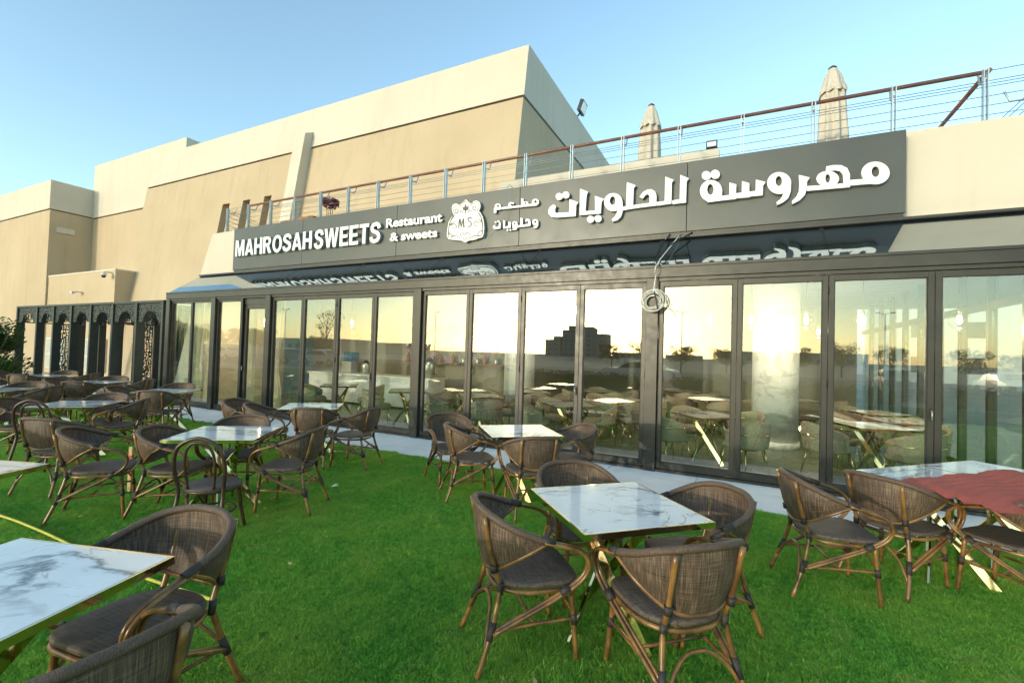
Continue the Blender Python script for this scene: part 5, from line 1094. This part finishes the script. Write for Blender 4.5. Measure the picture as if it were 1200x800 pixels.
# ------------------------------------------------------------------ planting
def shrub(name,loc,r,h,n,label,group=None,size=.05,seed=1,mat='leaf'):
    e=empty(name,loc,0,label,'bush',group); rr=random.Random(seed)
    b=MB()
    for k in range(6):
        a=rr.uniform(0,6.28); b.tube([(0,0,-.05),(.3*r*math.cos(a),.3*r*math.sin(a),h*.45),(.7*r*math.cos(a),.7*r*math.sin(a),h*.85)],[.03,.008],5,sub=3)
    b.build('stem',M['bark'],e)
    b=MB()
    for k in range(16):
        a=rr.uniform(0,6.28); q_=rr.uniform(0,.75)*r; cz=rr.uniform(.18,.85)*h
        leafball(b,(q_*math.cos(a),q_*math.sin(a),cz),r*rr.uniform(.3,.5),n//16,size,rr,.8)
    b.build('foliage',M[mat],e); return e
shrub('shrub',(-17.9,4.6,0),1.0,2.15,5200,'dense dark green shrub on the lawn in front of the pergola end',None,.055,3)
shrub('shrub',(-19.4,4.7,0),1.1,2.0,3600,'dense green shrub behind the one at the pergola end',None,.06,4)
# ------------------------------------------------------------------ the side behind the camera (seen in the glass)
def tree(loc,h,r,label,seed,bare=False,n=5200):
    e=empty('tree',loc,random.uniform(0,6),label,'tree','trees along the car park'); rr=random.Random(seed)
    b=MB(); b.tube([(0,0,-.1),(.05,0,h*.25),(-.05,.05,h*.5),(0,0,h*.85)],[.035*h**.5*1.6,.02],8,sub=3)
    tips=[]
    for k in range(14 if bare else 9):
        a=rr.uniform(0,6.28); z0=h*rr.uniform(.25,.6); q_=r*rr.uniform(.5,.95); t_=(q_*math.cos(a),q_*math.sin(a),min(h,z0+h*rr.uniform(.15,.4)))
        b.tube([(0,0,z0),(t_[0]*.5,t_[1]*.5,(z0+t_[2])/2+.1),t_],[.05,.012],5,sub=3); tips.append(t_)
        if bare:
            for _ in range(6):
                s_=Vector(t_)*.75+Vector((0,0,z0*.25)); b.tube([tuple(s_),tuple(s_+Vector((rr.gauss(0,.4),rr.gauss(0,.4),rr.uniform(.2,.9))))],[.02,.006],4)
    b.build('trunk',M['bark'],e)
    b=MB()
    for k in range(22):
        a=rr.uniform(0,6.28); q_=r*math.sqrt(rr.random())*.8; z=h*rr.uniform(.42,.92)
        leafball(b,(q_*math.cos(a),q_*math.sin(a),z),r*rr.uniform(.22,.4),(n//22)//(8 if bare else 1),.10,rr,.8)
    b.build('crown',M['leaf'],e); return e
for i,(x,y,h,r,lab) in enumerate([(-100,-36,6.2,3.4,'tallest leafy tree of the row beyond the car park'),(-93,-37,5.2,3.0,'leafy tree next to the tallest in the row'),(-86,-36,5.0,2.8,'leafy tree with two neighbours on either side in the row'),(-80,-38,4.6,2.8,'spreading leafy tree in the row before the street lamp'),(-74,-37,4.3,2.6,'low leafy tree in the row beside the bare tree'),(-66,-42,3.4,2.6,'lowest bushy tree behind the bare tree')]): tree((x,y,-.05),h,r,lab,20+i)
tree((-57,-36.2,-.05),8.0,2.6,'nearly bare tree beyond the car park, seen in the glass',40,True)
for i in range(9):
    tree((-16+i*5.2+random.uniform(-1.5,1.5),-48+random.uniform(-5,5),-.05),random.uniform(2.9,4.2),random.uniform(1.4,2.2),'low bushy tree along the far edge of the car park',70+i,False,1800)
# hedges
hm=None
for i,(x0,x1,y,h) in enumerate([(-24,-14,-10.2,.95),(-13,-4,-10.2,.85),(-3,6,-10.2,.8),(7,13,-10.2,.9)]):
    e=empty('hedge',((x0+x1)/2,y,-.05),0,['clipped hedge at the pergola end of the car park edge','clipped hedge in front of the grey and white cars','clipped hedge straight opposite the cable coil','short clipped hedge at the open end of the car park edge'][i],'hedge','hedges along the car park'); rr=random.Random(60+i); b=MB(); L=(x1-x0)/2
    for k in range(2600):
        p=Vector((rr.uniform(-L,L),rr.uniform(-.4,.4),rr.uniform(.05,h)*(.9+.1*math.sin(k)))); a=Vector((rr.gauss(0,1),rr.gauss(0,1),rr.gauss(0,1))).normalized(); t=a.orthogonal().normalized(); u=a.cross(t); s_=rr.uniform(.05,.11); k_=len(b.v)
        b.v+=[tuple(p-t*s_),tuple(p+u*s_*.5),tuple(p+t*s_),tuple(p-u*s_*.5)]; b.face([k_,k_+1,k_+2,k_+3])
    b.build('foliage',M['leaf'],e); MB().box(-L+.1,L-.1,-.25,.25,0,h*.7).build('core',M['soil'],e)
# parked cars
def car_parts(mat):
    L=[]
    side=[(-2.2,.42),(-2.25,.70),(-2.12,.88),(-1.75,.95),(-1.15,.98),(-.55,1.38),(.35,1.43),(.95,1.36),(1.55,1.0),(2.05,.93),(2.22,.78),(2.25,.42)]
    rows=[]
    for y,k in ((-.86,.96),(-.88,1),(-.6,1.02),(0,1.03),(.6,1.02),(.88,1),(.86,.96)): rows.append([(x*(1 if abs(y)<.87 else .995),y*(1-.18*max(0,(z-.95)/.5)),.42+(z-.42)*k) for x,z in side])
    b=MB(); b.loft(rows,closed=True,smooth=False,capt=True,capb=True); L.append(('body',b.mesh('body',M[mat])))
    for s in (-1,1):
        b=MB(); b.v=[(-1.0,s*.892,.99),(1.4,s*.892,1.0),(.9,s*.845,1.30),(-.5,s*.845,1.31)]; b.face([0,1,2,3] if s<0 else [3,2,1,0]); L.append(('side_window',b.mesh('side_window',M['darkglass'])))
    for x0,z0,x1,z1 in ((-1.12,1.02,-.60,1.37),(1.52,1.05,1.0,1.36)):
        d=-.012 if x0<0 else .012
        b=MB(); b.v=[(x0+d,-.70,z0+.02),(x0+d,.70,z0+.02),(x1+d,.62,z1+.02),(x1+d,-.62,z1+.02)]; b.face([0,1,2,3]); L.append(('windscreen',b.mesh('windscreen',M['darkglass'])))
    for x in (-1.4,1.38):
        for s in (-1,1):
            b=MB(); b.loft([[(x+r*math.cos(a),s*yy,.33+r*math.sin(a)) for a in (2*math.pi*k/20 for k in range(20))] for r,yy in ((.2,.93),(.31,.925),(.33,.90),(.33,.70),(.2,.69))],closed=True); L.append(('tyre',b.mesh('tyre',M['tyre'])))
            b=MB(); b.loft([[(x+r*math.cos(a),s*yy,.33+r*math.sin(a)) for a in (2*math.pi*k/16 for k in range(16))] for r,yy in ((.21,.92),(.05,.935))],closed=True,capt=True); L.append(('rim',b.mesh('rim',M['aluminium'])))
    for x in (-2.2,2.2):
        for s in (-1,1): L.append(('lamp',MB().box(x-.05,x+.05,s*.68-.14,s*.68+.14,.66,.78).mesh('lamp',M['aluminium'] if x<0 else M['red'])))
    return L
CW=car_parts('carwhite'); CG=car_parts('cargrey')
for x,y,h,p,lab in [(-5.5,-15,8,CW,'white saloon car parked alone beyond the middle hedge'),(-33,-15,176,CW,'white saloon car parked beyond the far hedge'),(-39,-15.5,2,CG,'grey saloon car parked beside the white one beyond the far hedge'),(-47,-15,4,CW,'white saloon car parked near the leafy tree row'),(8,-19,95,CG,'grey saloon car parked nose in at the open end'),(13,-20,92,CW,'white saloon car parked nose in at the open end')]:
    e=empty('parked_car',(x,y,-.05),R_(h),lab,'car','cars in the car park')
    for n_,me in p: link(n_,me,e)
# lamp posts
lp=[('pole',MB().tube([(0,0,-.1),(0,0,8.6)],[.09,.05],8).mesh('pole',M['aluminium'])),('arm',MB().tube([(-.75,0,8.72),(0,0,8.55),(.75,0,8.72)],.035,6,sub=3).mesh('arm',M['aluminium'])),('lamp_head',MB().box(-1.1,-.6,-.12,.12,8.68,8.78).box(.6,1.1,-.12,.12,8.68,8.78).mesh('lamp_head',M['farhaze_grey']))]
for i,(x,y) in enumerate([(-79.5,-46),(-51,-56),(-61.4,-106),(-66,-108),(-40,-106),(-33,-106),(-26.8,-106),(-22,-108),(-36,-112),(-8,-60),(6,-64),(18,-66)]):
    e=empty('street_lamp',(x,y,0),.3*i,'double headed street lamp beyond the car park','lamp post','street lamps beyond the car park')
    for n_,me in lp: link(n_,me,e)
# far buildings
def far(x,y,w_,d_,h_,mat,label,wins=True,z=-.06):
    e=empty('far_building',(x,y,z),0,label,'building','buildings on the skyline')
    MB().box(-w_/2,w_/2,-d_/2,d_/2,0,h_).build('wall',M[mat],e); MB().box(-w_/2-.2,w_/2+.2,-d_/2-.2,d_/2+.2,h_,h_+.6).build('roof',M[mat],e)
    if wins:
        wm=MB().box(-.9,.9,-.06,.06,0,1.5).mesh('window',M['darkglass']); nx=int(w_/4); nz=int(h_/3.4)
        for i in range(nx):
            for j in range(nz): link('window',wm,e,(-w_/2+(i+.5)*w_/nx, d_/2+.05 if y<0 else -d_/2-.05, 1+j*3.4))
    return e
def virt(px,dist): # direction table: screen azimuth fraction -> X at mirrored distance
    return px*dist
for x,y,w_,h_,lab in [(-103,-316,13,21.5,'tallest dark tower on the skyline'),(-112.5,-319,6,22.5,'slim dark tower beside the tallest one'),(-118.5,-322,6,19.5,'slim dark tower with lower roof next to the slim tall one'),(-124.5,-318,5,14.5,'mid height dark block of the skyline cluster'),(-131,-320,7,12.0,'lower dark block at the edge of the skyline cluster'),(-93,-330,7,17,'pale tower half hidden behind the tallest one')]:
    far(x,y,w_,14,h_,'farhaze_grey' if 'dark' in lab else 'farhaze_beige',lab)
far(-62,-300,28,14,3.4,'farhaze_beige','long low beige building beside the towers')
far(-30,-280,20,14,2.6,'farhaze_beige','small low beige house on the skyline')
far(-105,-106,24,10,3.0,'farhaze_beige','low beige house beyond the bare tree')
far(-150,-110,50,14,4,'farhaze_beige','low beige terrace of houses behind the tree row')
far(20,-240,60,14,5,'farhaze_beige','low beige building at the open end of the skyline')
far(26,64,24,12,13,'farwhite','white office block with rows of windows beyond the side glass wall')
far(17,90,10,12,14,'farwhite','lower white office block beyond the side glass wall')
